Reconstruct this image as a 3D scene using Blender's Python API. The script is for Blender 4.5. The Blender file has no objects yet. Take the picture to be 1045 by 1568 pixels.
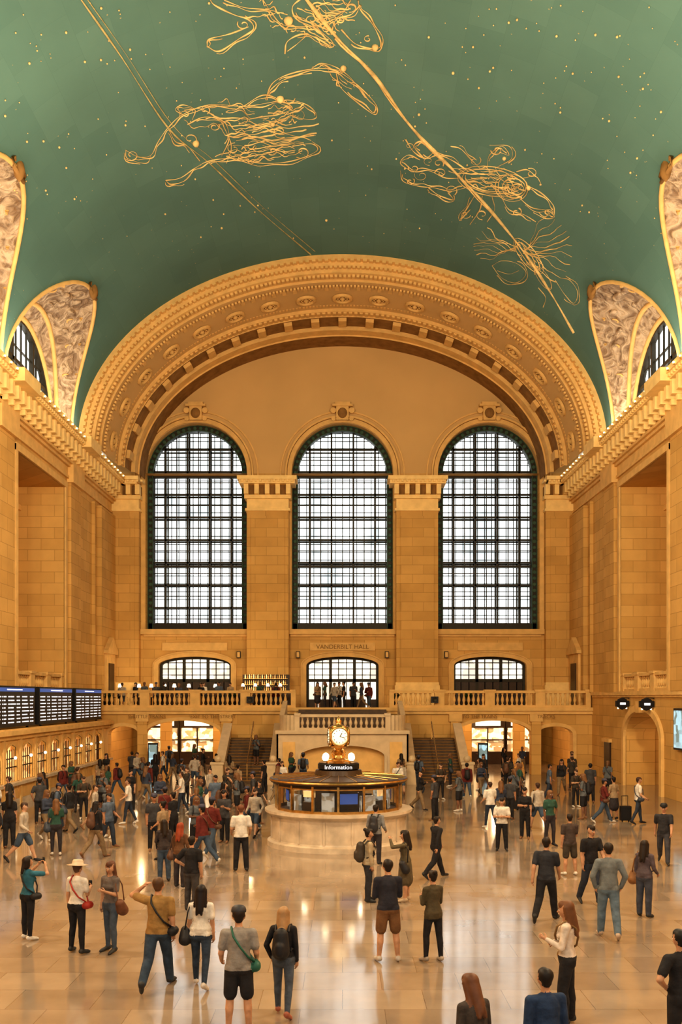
import bpy, math, random
import numpy as np
from mathutils import Vector, Matrix
random.seed(7)
scene=bpy.context.scene
COL=scene.collection
pi=math.pi

# ------------------------------------------------------------------ materials
def nmat(name):
    m=bpy.data.materials.new(name); m.use_nodes=True
    nt=m.node_tree; b=nt.nodes['Principled BSDF']
    return m,nt,b
def N(nt,t,**k):
    n=nt.nodes.new(t)
    for a,v in k.items(): setattr(n,a,v)
    return n
def simple(name,col,rough=.7,metal=0,var=.12,scale=6,bump=0,spec=.3):
    m,nt,b=nmat(name)
    tc=N(nt,'ShaderNodeTexCoord'); no=N(nt,'ShaderNodeTexNoise'); no.inputs['Scale'].default_value=scale
    no.inputs['Detail'].default_value=3
    nt.links.new(tc.outputs['Object'],no.inputs['Vector'])
    r=N(nt,'ShaderNodeValToRGB')
    r.color_ramp.elements[0].position=.3; r.color_ramp.elements[1].position=.7
    r.color_ramp.elements[0].color=(*[c*(1-var) for c in col],1)
    r.color_ramp.elements[1].color=(*[min(1,c*(1+var)) for c in col],1)
    nt.links.new(no.outputs['Fac'],r.inputs['Fac']); nt.links.new(r.outputs['Color'],b.inputs['Base Color'])
    b.inputs['Roughness'].default_value=rough; b.inputs['Metallic'].default_value=metal; b.inputs['Specular IOR Level'].default_value=spec
    if bump:
        bp=N(nt,'ShaderNodeBump'); bp.inputs['Strength'].default_value=bump; bp.inputs['Distance'].default_value=.05
        nt.links.new(no.outputs['Fac'],bp.inputs['Height']); nt.links.new(bp.outputs['Normal'],b.inputs['Normal'])
    return m
def emis(name,col,s,var=0,scale=3,lo=.3,hi=.7):
    m,nt,b=nmat(name)
    b.inputs['Base Color'].default_value=(*col,1)
    b.inputs['Emission Strength'].default_value=s
    if var:
        tc=N(nt,'ShaderNodeTexCoord'); no=N(nt,'ShaderNodeTexVoronoi',distance='CHEBYCHEV'); no.inputs['Scale'].default_value=scale
        sp=N(nt,'ShaderNodeSeparateColor')
        nt.links.new(tc.outputs['Object'],no.inputs['Vector']); nt.links.new(no.outputs['Color'],sp.inputs[0])
        r=N(nt,'ShaderNodeValToRGB'); r.color_ramp.elements[0].position=lo; r.color_ramp.elements[1].position=hi
        r.color_ramp.elements[0].color=(*[c*(1-var) for c in col],1); r.color_ramp.elements[1].color=(*col,1)
        nt.links.new(sp.outputs[0],r.inputs['Fac']); nt.links.new(r.outputs['Color'],b.inputs['Emission Color'])
    else: b.inputs['Emission Color'].default_value=(*col,1)
    return m
def stone(name,c1,c2,mort,bw=1.5,bh=.62,rough=.85):
    m,nt,b=nmat(name)
    g=N(nt,'ShaderNodeNewGeometry'); s=N(nt,'ShaderNodeSeparateXYZ'); a=N(nt,'ShaderNodeMath',operation='ADD'); c=N(nt,'ShaderNodeCombineXYZ')
    L=nt.links.new
    L(g.outputs['Position'],s.inputs[0]); L(s.outputs[0],a.inputs[0]); L(s.outputs[1],a.inputs[1]); L(a.outputs[0],c.inputs[0]); L(s.outputs[2],c.inputs[1])
    br=N(nt,'ShaderNodeTexBrick'); L(c.outputs[0],br.inputs['Vector'])
    br.inputs['Scale'].default_value=1; br.inputs['Brick Width'].default_value=bw; br.inputs['Row Height'].default_value=bh
    br.inputs['Mortar Size'].default_value=.014; br.inputs['Mortar Smooth'].default_value=.3
    br.inputs['Color1'].default_value=(*c1,1); br.inputs['Color2'].default_value=(*c2,1); br.inputs['Mortar'].default_value=(*mort,1)
    no=N(nt,'ShaderNodeTexNoise'); no.inputs['Scale'].default_value=.7; no.inputs['Detail'].default_value=5; L(g.outputs['Position'],no.inputs['Vector'])
    mr=N(nt,'ShaderNodeMapRange'); L(no.outputs['Fac'],mr.inputs['Value']); mr.inputs['To Min'].default_value=.78; mr.inputs['To Max'].default_value=1.18
    mx=N(nt,'ShaderNodeVectorMath',operation='SCALE'); L(br.outputs['Color'],mx.inputs[0]); L(mr.outputs[0],mx.inputs['Scale'])
    L(mx.outputs[0],b.inputs['Base Color']); b.inputs['Roughness'].default_value=rough; b.inputs['Specular IOR Level'].default_value=.12
    return m
M={}
M['stone']=stone('stone_blocks',(.70,.43,.15),(.60,.355,.115),(.44,.26,.08))
M['plaster']=simple('plaster_tan',(.64,.425,.19),.9,var=.05,scale=.3,spec=.1)
M['trim']=simple('trim_stone',(.74,.48,.19),.8,var=.1,scale=2,bump=.1,spec=.12)
M['trimlit']=simple('trim_stone_lit',(.92,.66,.29),.7,var=.1,scale=2,spec=.15)  # trim stone with the bright cornice lighting put into its colour, not gilding
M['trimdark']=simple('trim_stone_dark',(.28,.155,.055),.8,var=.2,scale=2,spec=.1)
M['marble']=simple('pale_marble',(.62,.48,.30),.4,var=.1,scale=2)
M['kmarble']=simple('kiosk_marble',(.56,.46,.34),.3,var=.2,scale=2.5)
M['bronze']=simple('dark_bronze',(.035,.03,.02),.5,metal=.3)
M['verdigris']=simple('verdigris',(.05,.10,.065),.6)
M['brass']=simple('brass',(.55,.34,.12),.32,metal=1,var=.25)
M['gold']=simple('gold_leaf',(.78,.55,.24),.7,metal=0,var=.3,scale=2)
M['golddim']=simple('gold_leaf_thin',(.52,.42,.19),.7,metal=0,var=.3,scale=2)
M['black']=simple('black_metal',(.012,.012,.014),.45)
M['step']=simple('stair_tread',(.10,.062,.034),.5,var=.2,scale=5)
M['wood']=simple('dark_wood',(.05,.028,.014),.4)
M['leaf']=simple('plant_leaf',(.03,.07,.02),.6,var=.3)
M['white']=emis('board_text',(.85,.9,1),.75)
M['blue']=emis('blue_screen',(.03,.08,.28),.7)
M['warmglass']=emis('warm_glass',(1,.62,.25),.9,var=.75,scale=2.5)
M['paleglass']=emis('pale_glass',(.95,.9,.78),1.1,var=.5,scale=1.3)
M['shop']=emis('shop_light',(1,.74,.40),1.5,var=.9,scale=3.2)
M['bulb']=emis('warm_bulb',(1,.75,.4),2.6)
M['globe']=emis('lamp_globe',(1,.84,.55),4)
M['dial']=emis('clock_dial',(1,.88,.62),.65)
M['ad']=emis('advert_screen',(.3,.5,.62),.9,var=.9,scale=2.5)
M['poster']=emis('kiosk_posters',(.5,.5,.45),.4,var=.95,scale=7)

m,nt,b=nmat('daylight_glass'); L=nt.links.new
g=N(nt,'ShaderNodeNewGeometry'); no=N(nt,'ShaderNodeTexNoise'); no.inputs['Scale'].default_value=.35; no.inputs['Detail'].default_value=4
L(g.outputs['Position'],no.inputs['Vector']); r=N(nt,'ShaderNodeValToRGB'); r.color_ramp.elements[0].position=.36; r.color_ramp.elements[1].position=.66
r.color_ramp.elements[0].color=(.24,.28,.29,1); r.color_ramp.elements[1].color=(.95,1,.98,1)
L(no.outputs['Fac'],r.inputs['Fac']); L(r.outputs['Color'],b.inputs['Emission Color']); b.inputs['Emission Strength'].default_value=2.6
b.inputs['Base Color'].default_value=(.3,.3,.3,1)
M['day']=m

m,nt,b=nmat('booth_glass'); b.inputs['Base Color'].default_value=(.1,.1,.1,1); b.inputs['Alpha'].default_value=.12; b.inputs['Roughness'].default_value=.05
M['glass']=m

m,nt,b=nmat('polished_stone_floor'); L=nt.links.new
g=N(nt,'ShaderNodeNewGeometry')
br=N(nt,'ShaderNodeTexBrick'); L(g.outputs['Position'],br.inputs['Vector']); br.offset=.5
br.inputs['Scale'].default_value=1; br.inputs['Brick Width'].default_value=1.3; br.inputs['Row Height'].default_value=1.0
br.inputs['Mortar Size'].default_value=.006; br.inputs['Color1'].default_value=(.33,.255,.185,1); br.inputs['Color2'].default_value=(.255,.19,.135,1); br.inputs['Mortar'].default_value=(.18,.13,.09,1)
no=N(nt,'ShaderNodeTexNoise'); no.inputs['Scale'].default_value=1.3; no.inputs['Detail'].default_value=6; L(g.outputs['Position'],no.inputs['Vector'])
mr=N(nt,'ShaderNodeMapRange'); L(no.outputs['Fac'],mr.inputs['Value']); mr.inputs['To Min'].default_value=.7; mr.inputs['To Max'].default_value=1.25
mx=N(nt,'ShaderNodeVectorMath',operation='SCALE'); L(br.outputs['Color'],mx.inputs[0]); L(mr.outputs[0],mx.inputs['Scale']); L(mx.outputs[0],b.inputs['Base Color'])
mr2=N(nt,'ShaderNodeMapRange'); L(no.outputs['Fac'],mr2.inputs['Value']); mr2.inputs['To Min'].default_value=.05; mr2.inputs['To Max'].default_value=.16
L(mr2.outputs[0],b.inputs['Roughness']); b.inputs['IOR'].default_value=2.15
M['floor']=m

m,nt,b=nmat('teal_painted_vault'); L=nt.links.new
uv=N(nt,'ShaderNodeUVMap')
br=N(nt,'ShaderNodeTexBrick'); L(uv.outputs[0],br.inputs['Vector']); br.inputs['Scale'].default_value=1; br.inputs['Brick Width'].default_value=2.1; br.inputs['Row Height'].default_value=1.3
br.inputs['Mortar Size'].default_value=.008; br.inputs['Mortar Smooth'].default_value=.6
br.inputs['Color1'].default_value=(.118,.228,.20,1); br.inputs['Color2'].default_value=(.102,.205,.182,1); br.inputs['Mortar'].default_value=(.095,.19,.168,1)
no=N(nt,'ShaderNodeTexNoise'); no.inputs['Scale'].default_value=.16; no.inputs['Detail'].default_value=6; L(uv.outputs[0],no.inputs['Vector'])
mr=N(nt,'ShaderNodeMapRange'); L(no.outputs['Fac'],mr.inputs['Value']); mr.inputs['To Min'].default_value=.68; mr.inputs['To Max'].default_value=1.2
mx=N(nt,'ShaderNodeVectorMath',operation='SCALE'); L(br.outputs['Color'],mx.inputs[0]); L(mr.outputs[0],mx.inputs['Scale'])
vo=N(nt,'ShaderNodeTexVoronoi'); vo.inputs['Scale'].default_value=1.9; L(uv.outputs[0],vo.inputs['Vector'])
lt=N(nt,'ShaderNodeMath',operation='LESS_THAN'); L(vo.outputs['Distance'],lt.inputs[0]); lt.inputs[1].default_value=.055
mc=N(nt,'ShaderNodeMix',data_type='RGBA'); L(lt.outputs[0],mc.inputs['Factor']); L(mx.outputs[0],mc.inputs['A']); mc.inputs['B'].default_value=(.36,.33,.18,1)
L(mc.outputs['Result'],b.inputs['Base Color']); b.inputs['Roughness'].default_value=.75; b.inputs['Specular IOR Level'].default_value=.25
M['teal']=m

m,nt,b=nmat('relief_plaster'); L=nt.links.new
g=N(nt,'ShaderNodeNewGeometry'); no=N(nt,'ShaderNodeTexNoise'); no.inputs['Scale'].default_value=1.3; no.inputs['Detail'].default_value=4; no.inputs['Distortion'].default_value=2.0
L(g.outputs['Position'],no.inputs['Vector'])
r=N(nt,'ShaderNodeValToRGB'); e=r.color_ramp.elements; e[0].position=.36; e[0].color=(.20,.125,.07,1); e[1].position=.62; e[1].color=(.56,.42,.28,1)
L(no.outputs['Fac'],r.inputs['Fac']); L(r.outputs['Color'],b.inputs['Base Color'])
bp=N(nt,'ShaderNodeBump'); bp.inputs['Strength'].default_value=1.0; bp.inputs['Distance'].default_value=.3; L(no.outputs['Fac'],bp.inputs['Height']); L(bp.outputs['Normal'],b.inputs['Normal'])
M['relief']=m

# ------------------------------------------------------------------ mesh builder
class MB:
    def __init__(s): s.v=[];s.f=[];s.m=[]
    def add(s,vs,fs,mat=0):
        o=len(s.v); s.v.extend([tuple(p) for p in vs]); s.f.extend([tuple(i+o for i in f) for f in fs]); s.m.extend([mat]*len(fs))
    def box(s,x0,x1,y0,y1,z0,z1,mat=0):
        s.add([(x0,y0,z0),(x1,y0,z0),(x1,y1,z0),(x0,y1,z0),(x0,y0,z1),(x1,y0,z1),(x1,y1,z1),(x0,y1,z1)],
              [(0,3,2,1),(4,5,6,7),(0,1,5,4),(1,2,6,5),(2,3,7,6),(3,0,4,7)],mat)
    def fbox(s,f,u0,u1,z0,z1,d0,d1,mat=0):
        s.add([f(u0,z0,d0),f(u1,z0,d0),f(u1,z0,d1),f(u0,z0,d1),f(u0,z1,d0),f(u1,z1,d0),f(u1,z1,d1),f(u0,z1,d1)],
              [(0,3,2,1),(4,5,6,7),(0,1,5,4),(1,2,6,5),(2,3,7,6),(3,0,4,7)],mat)
    def lathe(s,prof,c,seg=12,mat=0,R=None,caps=True):
        vs=[];n=len(prof)
        for i in range(seg):
            a=2*pi*i/seg
            for r,z in prof:
                p=Vector((r*math.cos(a),r*math.sin(a),z))
                if R is not None: p=R@p
                vs.append((p.x+c[0],p.y+c[1],p.z+c[2]))
        fs=[]
        for i in range(seg):
            j=(i+1)%seg
            for k in range(n-1): fs.append((i*n+k,j*n+k,j*n+k+1,i*n+k+1))
        if caps:
            fs.append(tuple(i*n for i in range(seg))[::-1]); fs.append(tuple(i*n+n-1 for i in range(seg)))
        s.add(vs,fs,mat)
    def sph(s,c,r,seg=10,ring=6,mat=0,sc=(1,1,1)):
        prof=[(max(1e-4,r*math.sin(pi*k/ring)),-r*math.cos(pi*k/ring)) for k in range(ring+1)]
        R=Matrix.Diagonal(sc).to_3x3() if sc!=(1,1,1) else None
        s.lathe(prof,c,seg,mat,R=R)
    def tube(s,pts,rad,seg=8,mat=0,closed=False):
        pts=[Vector(p) for p in pts]; n=len(pts)
        if not hasattr(rad,'__len__'): rad=[rad]*n
        vs=[];up=Vector((0,0,1))
        for i,p in enumerate(pts):
            if closed: t=pts[(i+1)%n]-pts[i-1]
            else: t=pts[min(i+1,n-1)]-pts[max(i-1,0)]
            t.normalize()
            a=t.cross(up)
            if a.length<.1: a=t.cross(Vector((0,1,0)))
            a.normalize(); b=a.cross(t).normalized()
            for k in range(seg):
                w=2*pi*k/seg; q=p+rad[i]*(math.cos(w)*a+math.sin(w)*b); vs.append(tuple(q))
        fs=[]
        for i in range(n if closed else n-1):
            j=(i+1)%n
            for k in range(seg):
                l=(k+1)%seg; fs.append((i*seg+k,i*seg+l,j*seg+l,j*seg+k))
        if not closed: fs.append(tuple(range(seg))); fs.append(tuple((n-1)*seg+k for k in range(seg)))
        s.add(vs,fs,mat)
    def build(s,name,mats,smooth=False,parent=None):
        me=bpy.data.meshes.new(name); me.from_pydata(s.v,[],s.f)
        for k in mats: me.materials.append(M[k] if isinstance(k,str) else k)
        me.polygons.foreach_set('material_index',s.m)
        if smooth: me.polygons.foreach_set('use_smooth',[True]*len(s.f))
        me.update(); o=bpy.data.objects.new(name,me); COL.objects.link(o)
        if parent: o.parent=parent
        return o
def empty(name,loc=(0,0,0)):
    e=bpy.data.objects.new(name,None); e.location=loc; COL.objects.link(e); return e

# ------------------------------------------------------------------ people
def rc_mesh(a,b,ra,rb,ky,mb,lab,seg=14,ring=8):
    a=Vector(a);b=Vector(b); d=b-a
    if d.length<1e-5: ax=Vector((0,0,1))
    else: ax=d.normalized()
    R=ax.to_track_quat('Z','Y').to_matrix()
    prof=[]
    for k in range(ring//2+1):
        w=pi/2*k/(ring//2); prof.append((max(1e-4,ra*math.sin(w)),-ra*math.cos(w)))
    for k in range(ring//2+1):
        w=pi/2*k/(ring//2); prof.append((max(1e-4,rb*math.cos(w)),d.length+rb*math.sin(w)))
    o=len(mb.v); mb.lathe(prof,a,seg,lab,R=R)
    if ky!=1:
        for i in range(o,len(mb.v)):
            x,y,z=mb.v[i]; mb.v[i]=(x,a.y+(y-a.y)/ky,z)
ARMS={'down':((.13,-.03,-1),(.04,.14,-1)),'swingf':((.1,.38,-1),(-.05,.75,-1)),'swingb':((.13,-.48,-1),(.08,-.15,-1)),
'phone':((.1,.2,-1),(-.4,1,.45)),'camera':((.3,.8,-.1),(-.75,.35,.8)),'hip':((.75,-.25,-1),(-.75,.5,-.6)),
'pocket':((.4,-.15,-1),(-.3,.35,-1)),'strap':((.2,-.05,-1),(-.45,.6,.85)),'cross':((.2,.22,-1),(-1,.6,.12)),'carry':((.2,.0,-1),(.0,.7,-.5)),
'head':((.75,.35,.15),(-.95,-.1,.75))}
LEGS={'stand':((.02,.03),(-.03,.04)),'relax':((.14,.2),(-.04,.02)),'walk':((.42,.1),(-.36,.42)),'walk2':((-.32,.5),(.38,.12)),'step':((.22,.1),(-.2,.25))}
mcache={}
def cm(c,kind='cloth'):
    k=(tuple(c),kind)
    if k not in mcache:
        mcache[k]=simple(kind+'_%d'%len(mcache),c,.85 if kind=='cloth' else .55,var=.22,scale=8,bump=.55 if kind=='cloth' else 0)
    return mcache[k]
def person_mesh(sp,vox):
    fem=sp.get('fem',False); top=sp.get('top',(.02,.02,.02)); bot=sp.get('bot',(.02,.02,.02))
    mb=MB(); prims=[]; post=MB()
    lean=sp.get('lean',.03)
    def up(p):
        v=Vector(p)-Vector((0,0,.95)); v=Matrix.Rotation(-lean,3,'X')@v; return v+Vector((0,0,.95))
    yaw=sp.get('yaw',0);pit=sp.get('pitch',-.1)
    def hp(p):
        c=Vector((0,0,1.53)); v=Vector(p)-c; v=Matrix.Rotation(yaw,3,'Z')@Matrix.Rotation(pit,3,'X')@v; return up(v+c)
    def P(a,b,ra,rb,lab,ky=1,core=False):
        prims.append((np.array(a,float),np.array(b,float),ra,rb,ky,lab,core)); rc_mesh(a,b,ra,rb,ky,mb,lab)
    sw=.158 if fem else .182; hw=.166 if fem else .156; wst=.124 if fem else .148
    hem=sp.get('hem',.965 if (fem and sp.get('lt')=='skinny' and not sp.get('coat')) else .90)
    if sp.get('coat'): hem=.84
    P((0,0,.93),(0,0,1.0),hw-.008,hw-.014,3,1.28,True)
    P(up((0,0,.96)),up((0,0,1.1)),hw+.004,wst,2,1.3,True)
    P(up((0,0,1.1)),up((0,.005,1.32)),wst,.152 if fem else .168,2,1.34,True)
    P(up((-sw+.04,0,1.395)),up((sw-.04,0,1.395)),.07,.07,2)
    P(up((0,-.012,1.40)),up((0,-.012,1.455)),.1,.06,2)
    if fem: P(up((-.065,.075,1.27)),up((.065,.075,1.27)),.06,.06,2)
    if sp.get('coat') or hem<.93:
        P(up((0,0,hem+.11)),up((0,0,1.12)),hw+.017,wst+.008,2,1.24,True)
    P(up((0,-.005,1.43)),hp((0,.0,1.55)),.056,.05,0)
    P(hp((0,-.012,1.662)),hp((0,.012,1.62)),.084,.078,0)
    P(hp((0,.022,1.61)),hp((0,.038,1.562)),.066,.042,0)
    P(hp((0,.09,1.628)),hp((0,.106,1.603)),.011,.016,0)
    for s in(-1,1): P(hp((s*.083,-.005,1.64)),hp((s*.083,-.002,1.605)),.016,.012,0)
    hl=sp.get('hl','short')
    P(hp((0,-.03,1.675)),hp((0,.018,1.695)),.09,.07,1)
    P(hp((0,-.04,1.66)),hp((0,-.038,1.60)),.082,.06,1)
    if hl in('long','pony'):
        P(hp((0,-.05,1.67)),hp((0,-.055,1.56)),.088,.075,1)
    if hl=='long':
        P(hp((0,-.055,1.60)),up((0,-.125,1.34)),.085,.055,1)
        for s in(-1,1): P(hp((s*.06,-.02,1.66)),up((s*.08,-.055,1.40)),.045,.034,1)
        for s in(-1,1): P(hp((s*.03,-.075,1.6)),up((s*.04,-.145,1.27)),.05,.022,1)
    if hl=='pony': P(hp((0,-.11,1.66)),up((0,-.16,1.42)),.035,.03,1)
    if hl=='bun': P(hp((0,-.11,1.72)),hp((0,-.12,1.72)),.045,.045,1)
    legs=LEGS[sp.get('legs','stand')]; lt=sp.get('lt','long'); off=sp.get('wide',.02)
    for s,(a,bk) in zip((-1,1),legs):
        h=Vector((s*.088,0,.92)); th=Vector((s*(.02+off),math.sin(a),-math.cos(a))).normalized(); sh=Vector((s*off,math.sin(a-bk),-math.cos(a-bk))).normalized()
        k=h+th*.43; an=k+sh*.415
        P(h+Vector((-s*.012,-.028,.0)),h+Vector((-s*.012,-.028,-.03)),.098,.096,3,1,True)
        if lt in('long','skinny'):
            w=0 if lt=='skinny' else .014
            P(h,k,.094+w*.5,.064+w,3,1,True); P(k,k+sh*.16-Vector((0,.015,0)),.064+w,.060+w,3); P(k+sh*.16-Vector((0,.01,0)),an+sh*-.01,.059+w,.044+w*1.4,3)
        else:
            if lt=='short': P(h,h+th*.36,.106,.094,3,1,True)
            P(h,k,.08,.058,0); P(k,k+sh*.15-Vector((0,.018,0)),.056,.058,0); P(k+sh*.15-Vector((0,.015,0)),an,.056,.037,0)
        fa=min(0,(a-bk))*.9
        fd=Vector((s*.18,math.cos(fa),math.sin(fa)*1.0)).normalized()
        P(an+sh*.02-fd*.035,an+sh*.045+fd*.14,.046,.037,4); P(an+sh*.05+fd*.1,an+sh*.055+fd*.18,.032,.027,4)
        P(an,an+sh*.03,.045,.047,4)
    if lt=='skirt':
        P((0,0,.95),(0,0,.55),.17,.215,3,1.15,True)
    arms=sp.get('arms',('down','down')); sl=sp.get('sl','l')
    for s,an_ in zip((-1,1),arms):
        U,F=ARMS[an_]; U=Vector((s*U[0],U[1],U[2])).normalized(); F=Vector((s*F[0],F[1],F[2])).normalized()
        S=up((s*sw,0,1.40)); E=S+U*.285; W=E+F*.235
        k=.9 if fem else 1.04
        if sl=='l':
            P(S,E,.064*k,.052*k,2); P(E,W-F*.01,.052*k,.039*k,2)
        else:
            P(S,S+U*.19,.068*k,.062*k,2)
            P(S,E,.05*k,.041*k,0); P(E,W,.042*k,.029*k,0)
        P(W-F*.02,W+F*.05,.025,.028,0); P(W+F*.04,W+F*.075,.03,.027,0)
        side=F.cross(Vector((s,0,0)));
        if side.length<.2: side=Vector((0,1,0))
        side.normalize(); palm=F.cross(side).normalized()*(-s)
        if palm.x*s>0: palm=-palm
        for i,(o,l) in enumerate(((-.024,.062),(-.008,.072),(.008,.068),(.023,.054))):
            p0=W+F*.075+side*o; p1=p0+F*l*.5+palm*.008; p2=p1+F*l*.38+palm*.028
            post.tube([p0,p1,p2],[.0095,.0088,.0065],6,0)
        t0=W+F*.02+side*.024; post.tube([t0,t0+side*.028+F*.025+palm*.008,t0+side*.03+F*.06+palm*.02],[.011,.010,.007],6,0)
        if an_ in('phone','camera') and s==1:
            c=W+F*.12+palm*.02
            post.box(c.x-.035,c.x+.035,c.y-.006,c.y+.006,c.z-.06,c.z+.08,6)
    bag=sp.get('bag')
    def strap(pts,r=.016): post.tube([up(p) for p in pts],r,6,5)
    if bag=='backpack':
        P(up((0,-.21,1.08)),up((0,-.19,1.33)),.145,.12,5,1.25)
        P(up((0,-.28,1.08)),up((0,-.28,1.16)),.085,.085,5,1.2)
        for s in(-1,1): strap([(s*.1,-.13,1.38),(s*.1,-.05,1.475),(s*.11,.06,1.46),(s*.12,.14,1.33),(s*.14,.11,1.15),(s*.13,-.08,1.06)],.018)
    if bag=='cross':
        P(up((.225,-.02,.93)),up((.225,.08,.93)),.075,.075,5,1)
        strap([(.21,.05,1.0),(.11,.14,1.12),(.0,.158,1.26),(-.09,.12,1.41),(-.1,0,1.485),(-.07,-.13,1.38),(.02,-.155,1.24),(.12,-.125,1.1),(.21,-.02,1.0)])
    if bag=='tote':
        P(up((-.26,-.03,.82)),up((-.26,.04,.96)),.11,.09,5,1)
        strap([(-.25,.07,1.0),(-.2,.08,1.3),(-.16,0,1.485),(-.2,-.09,1.3),(-.25,-.08,1.0)],.012)
    for s in(-1,1):
        post.sph(hp((s*.031,.076,1.633)),.0135,8,6,7); post.sph(hp((s*.031,.084,1.633)),.0085,8,6,6)
        post.tube([hp((s*.016,.090,1.652)),hp((s*.034,.087,1.657)),hp((s*.05,.074,1.650))],[.004,.005,.003],5,1)
    post.tube([hp((-.024,.075,1.567)),hp((0,.085,1.566)),hp((.024,.075,1.567))],[.003,.007,.003],6,8)
    if hl in('cap','hat'):
        c=hp((0,-.01,1.70)); R=(Matrix.Rotation(yaw,3,'Z')@Matrix.Rotation(pit,3,'X'))
        if hl=='cap':
            post.lathe([(.1,-.01),(.103,.02),(.09,.06),(.06,.085),(.001,.095)],c,16,9,R=R)
            q=[hp((x*.075,.08+.075*(1-x*x),1.70)) for x in(-1,-.5,0,.5,1)]+[hp((.07,.04,1.71)),hp((-.07,.04,1.71))]
            post.add(q+[v+Vector((0,0,.008)) for v in q],[tuple(range(7)),tuple(range(13,6,-1))]+[(i,(i+1)%7,(i+1)%7+7,i+7) for i in range(7)],9)
        else:
            post.lathe([(.1,.0),(.2,-.012),(.205,-.006),(.105,.012),(.098,.07),(.08,.095),(.001,.09)],c,20,9,R=R)
    me=bpy.data.meshes.new('t'); me.from_pydata(mb.v,[],mb.f); o=bpy.data.objects.new('t',me); COL.objects.link(o)
    r=o.modifiers.new('r','REMESH'); r.mode='VOXEL'; r.voxel_size=vox; r.adaptivity=0
    sm=o.modifiers.new('s','SMOOTH'); sm.factor=.5; sm.iterations=3
    dg=bpy.context.evaluated_depsgraph_get(); ev=o.evaluated_get(dg); m2=ev.to_mesh()
    nv=len(m2.vertices); V=np.empty(nv*3,'f'); m2.vertices.foreach_get('co',V); V=V.reshape(-1,3)
    F=[tuple(p.vertices) for p in m2.polygons]
    C=np.array([V[list(f)].mean(0) for f in F])
    ev.to_mesh_clear(); bpy.data.objects.remove(o); bpy.data.meshes.remove(me)
    best=np.full(len(F),9.); lab=np.zeros(len(F),int); core=np.zeros(len(F),bool)
    for a,b_,ra,rb,ky,l,co_ in prims:
        Q=C.copy(); Q[:,1]=(Q[:,1]-a[1])*ky+a[1]
        d=b_-a; dd=max(1e-9,d@d); t=np.clip(((Q-a)@d)/dd,0,1)
        D=np.linalg.norm(Q-(a+t[:,None]*d),axis=1)-(ra+(rb-ra)*t)
        w=D<best; best[w]=D[w]; lab[w]=l; core[w]=co_
    cc=core&((lab==2)|(lab==3)); lab[cc]=np.where(C[cc,2]>hem,2,3)
    zmin=V[:,2].min()
    allv=[tuple(v) for v in V]+post.v
    allf=F+[tuple(i+nv for i in f) for f in post.f]
    labs=[int(q) for q in lab]+post.m
    me=bpy.data.meshes.new('person_mesh'); me.from_pydata([(x,y,z-zmin) for x,y,z in allv],[],allf)
    sk=sp.get('skin',(.42,.23,.135))
    for mt in (cm(sk,'skin'),cm(sp.get('hair',(.02,.012,.008)),'hair'),cm(top),cm(bot),cm(sp.get('shoe',(.03,.03,.03)),'shoe'),cm(sp.get('bagc',(.02,.02,.025)),'leather'),
               cm((.01,.01,.012),'phone'),cm((.7,.68,.64),'eye'),cm((.35,.12,.1),'lip'),cm(sp.get('hat',(.5,.4,.28)),'felt')):
        me.materials.append(mt)
    me.polygons.foreach_set('material_index',labs); me.polygons.foreach_set('use_smooth',[True]*len(allf)); me.update()
    return me
def put(name,me,x,y,H,ang,z=0):
    o=bpy.data.objects.new(name,me); COL.objects.link(o); o.location=(x,y,z); o.rotation_euler=(0,0,math.radians(ang)); o.scale=(H/1.75*1.04,H/1.75*1.04,H/1.75)
    return o
K=(.018,.017,.019); JE=(.05,.075,.115); WH=(.58,.54,.48); DK=(.035,.03,.034)
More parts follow.
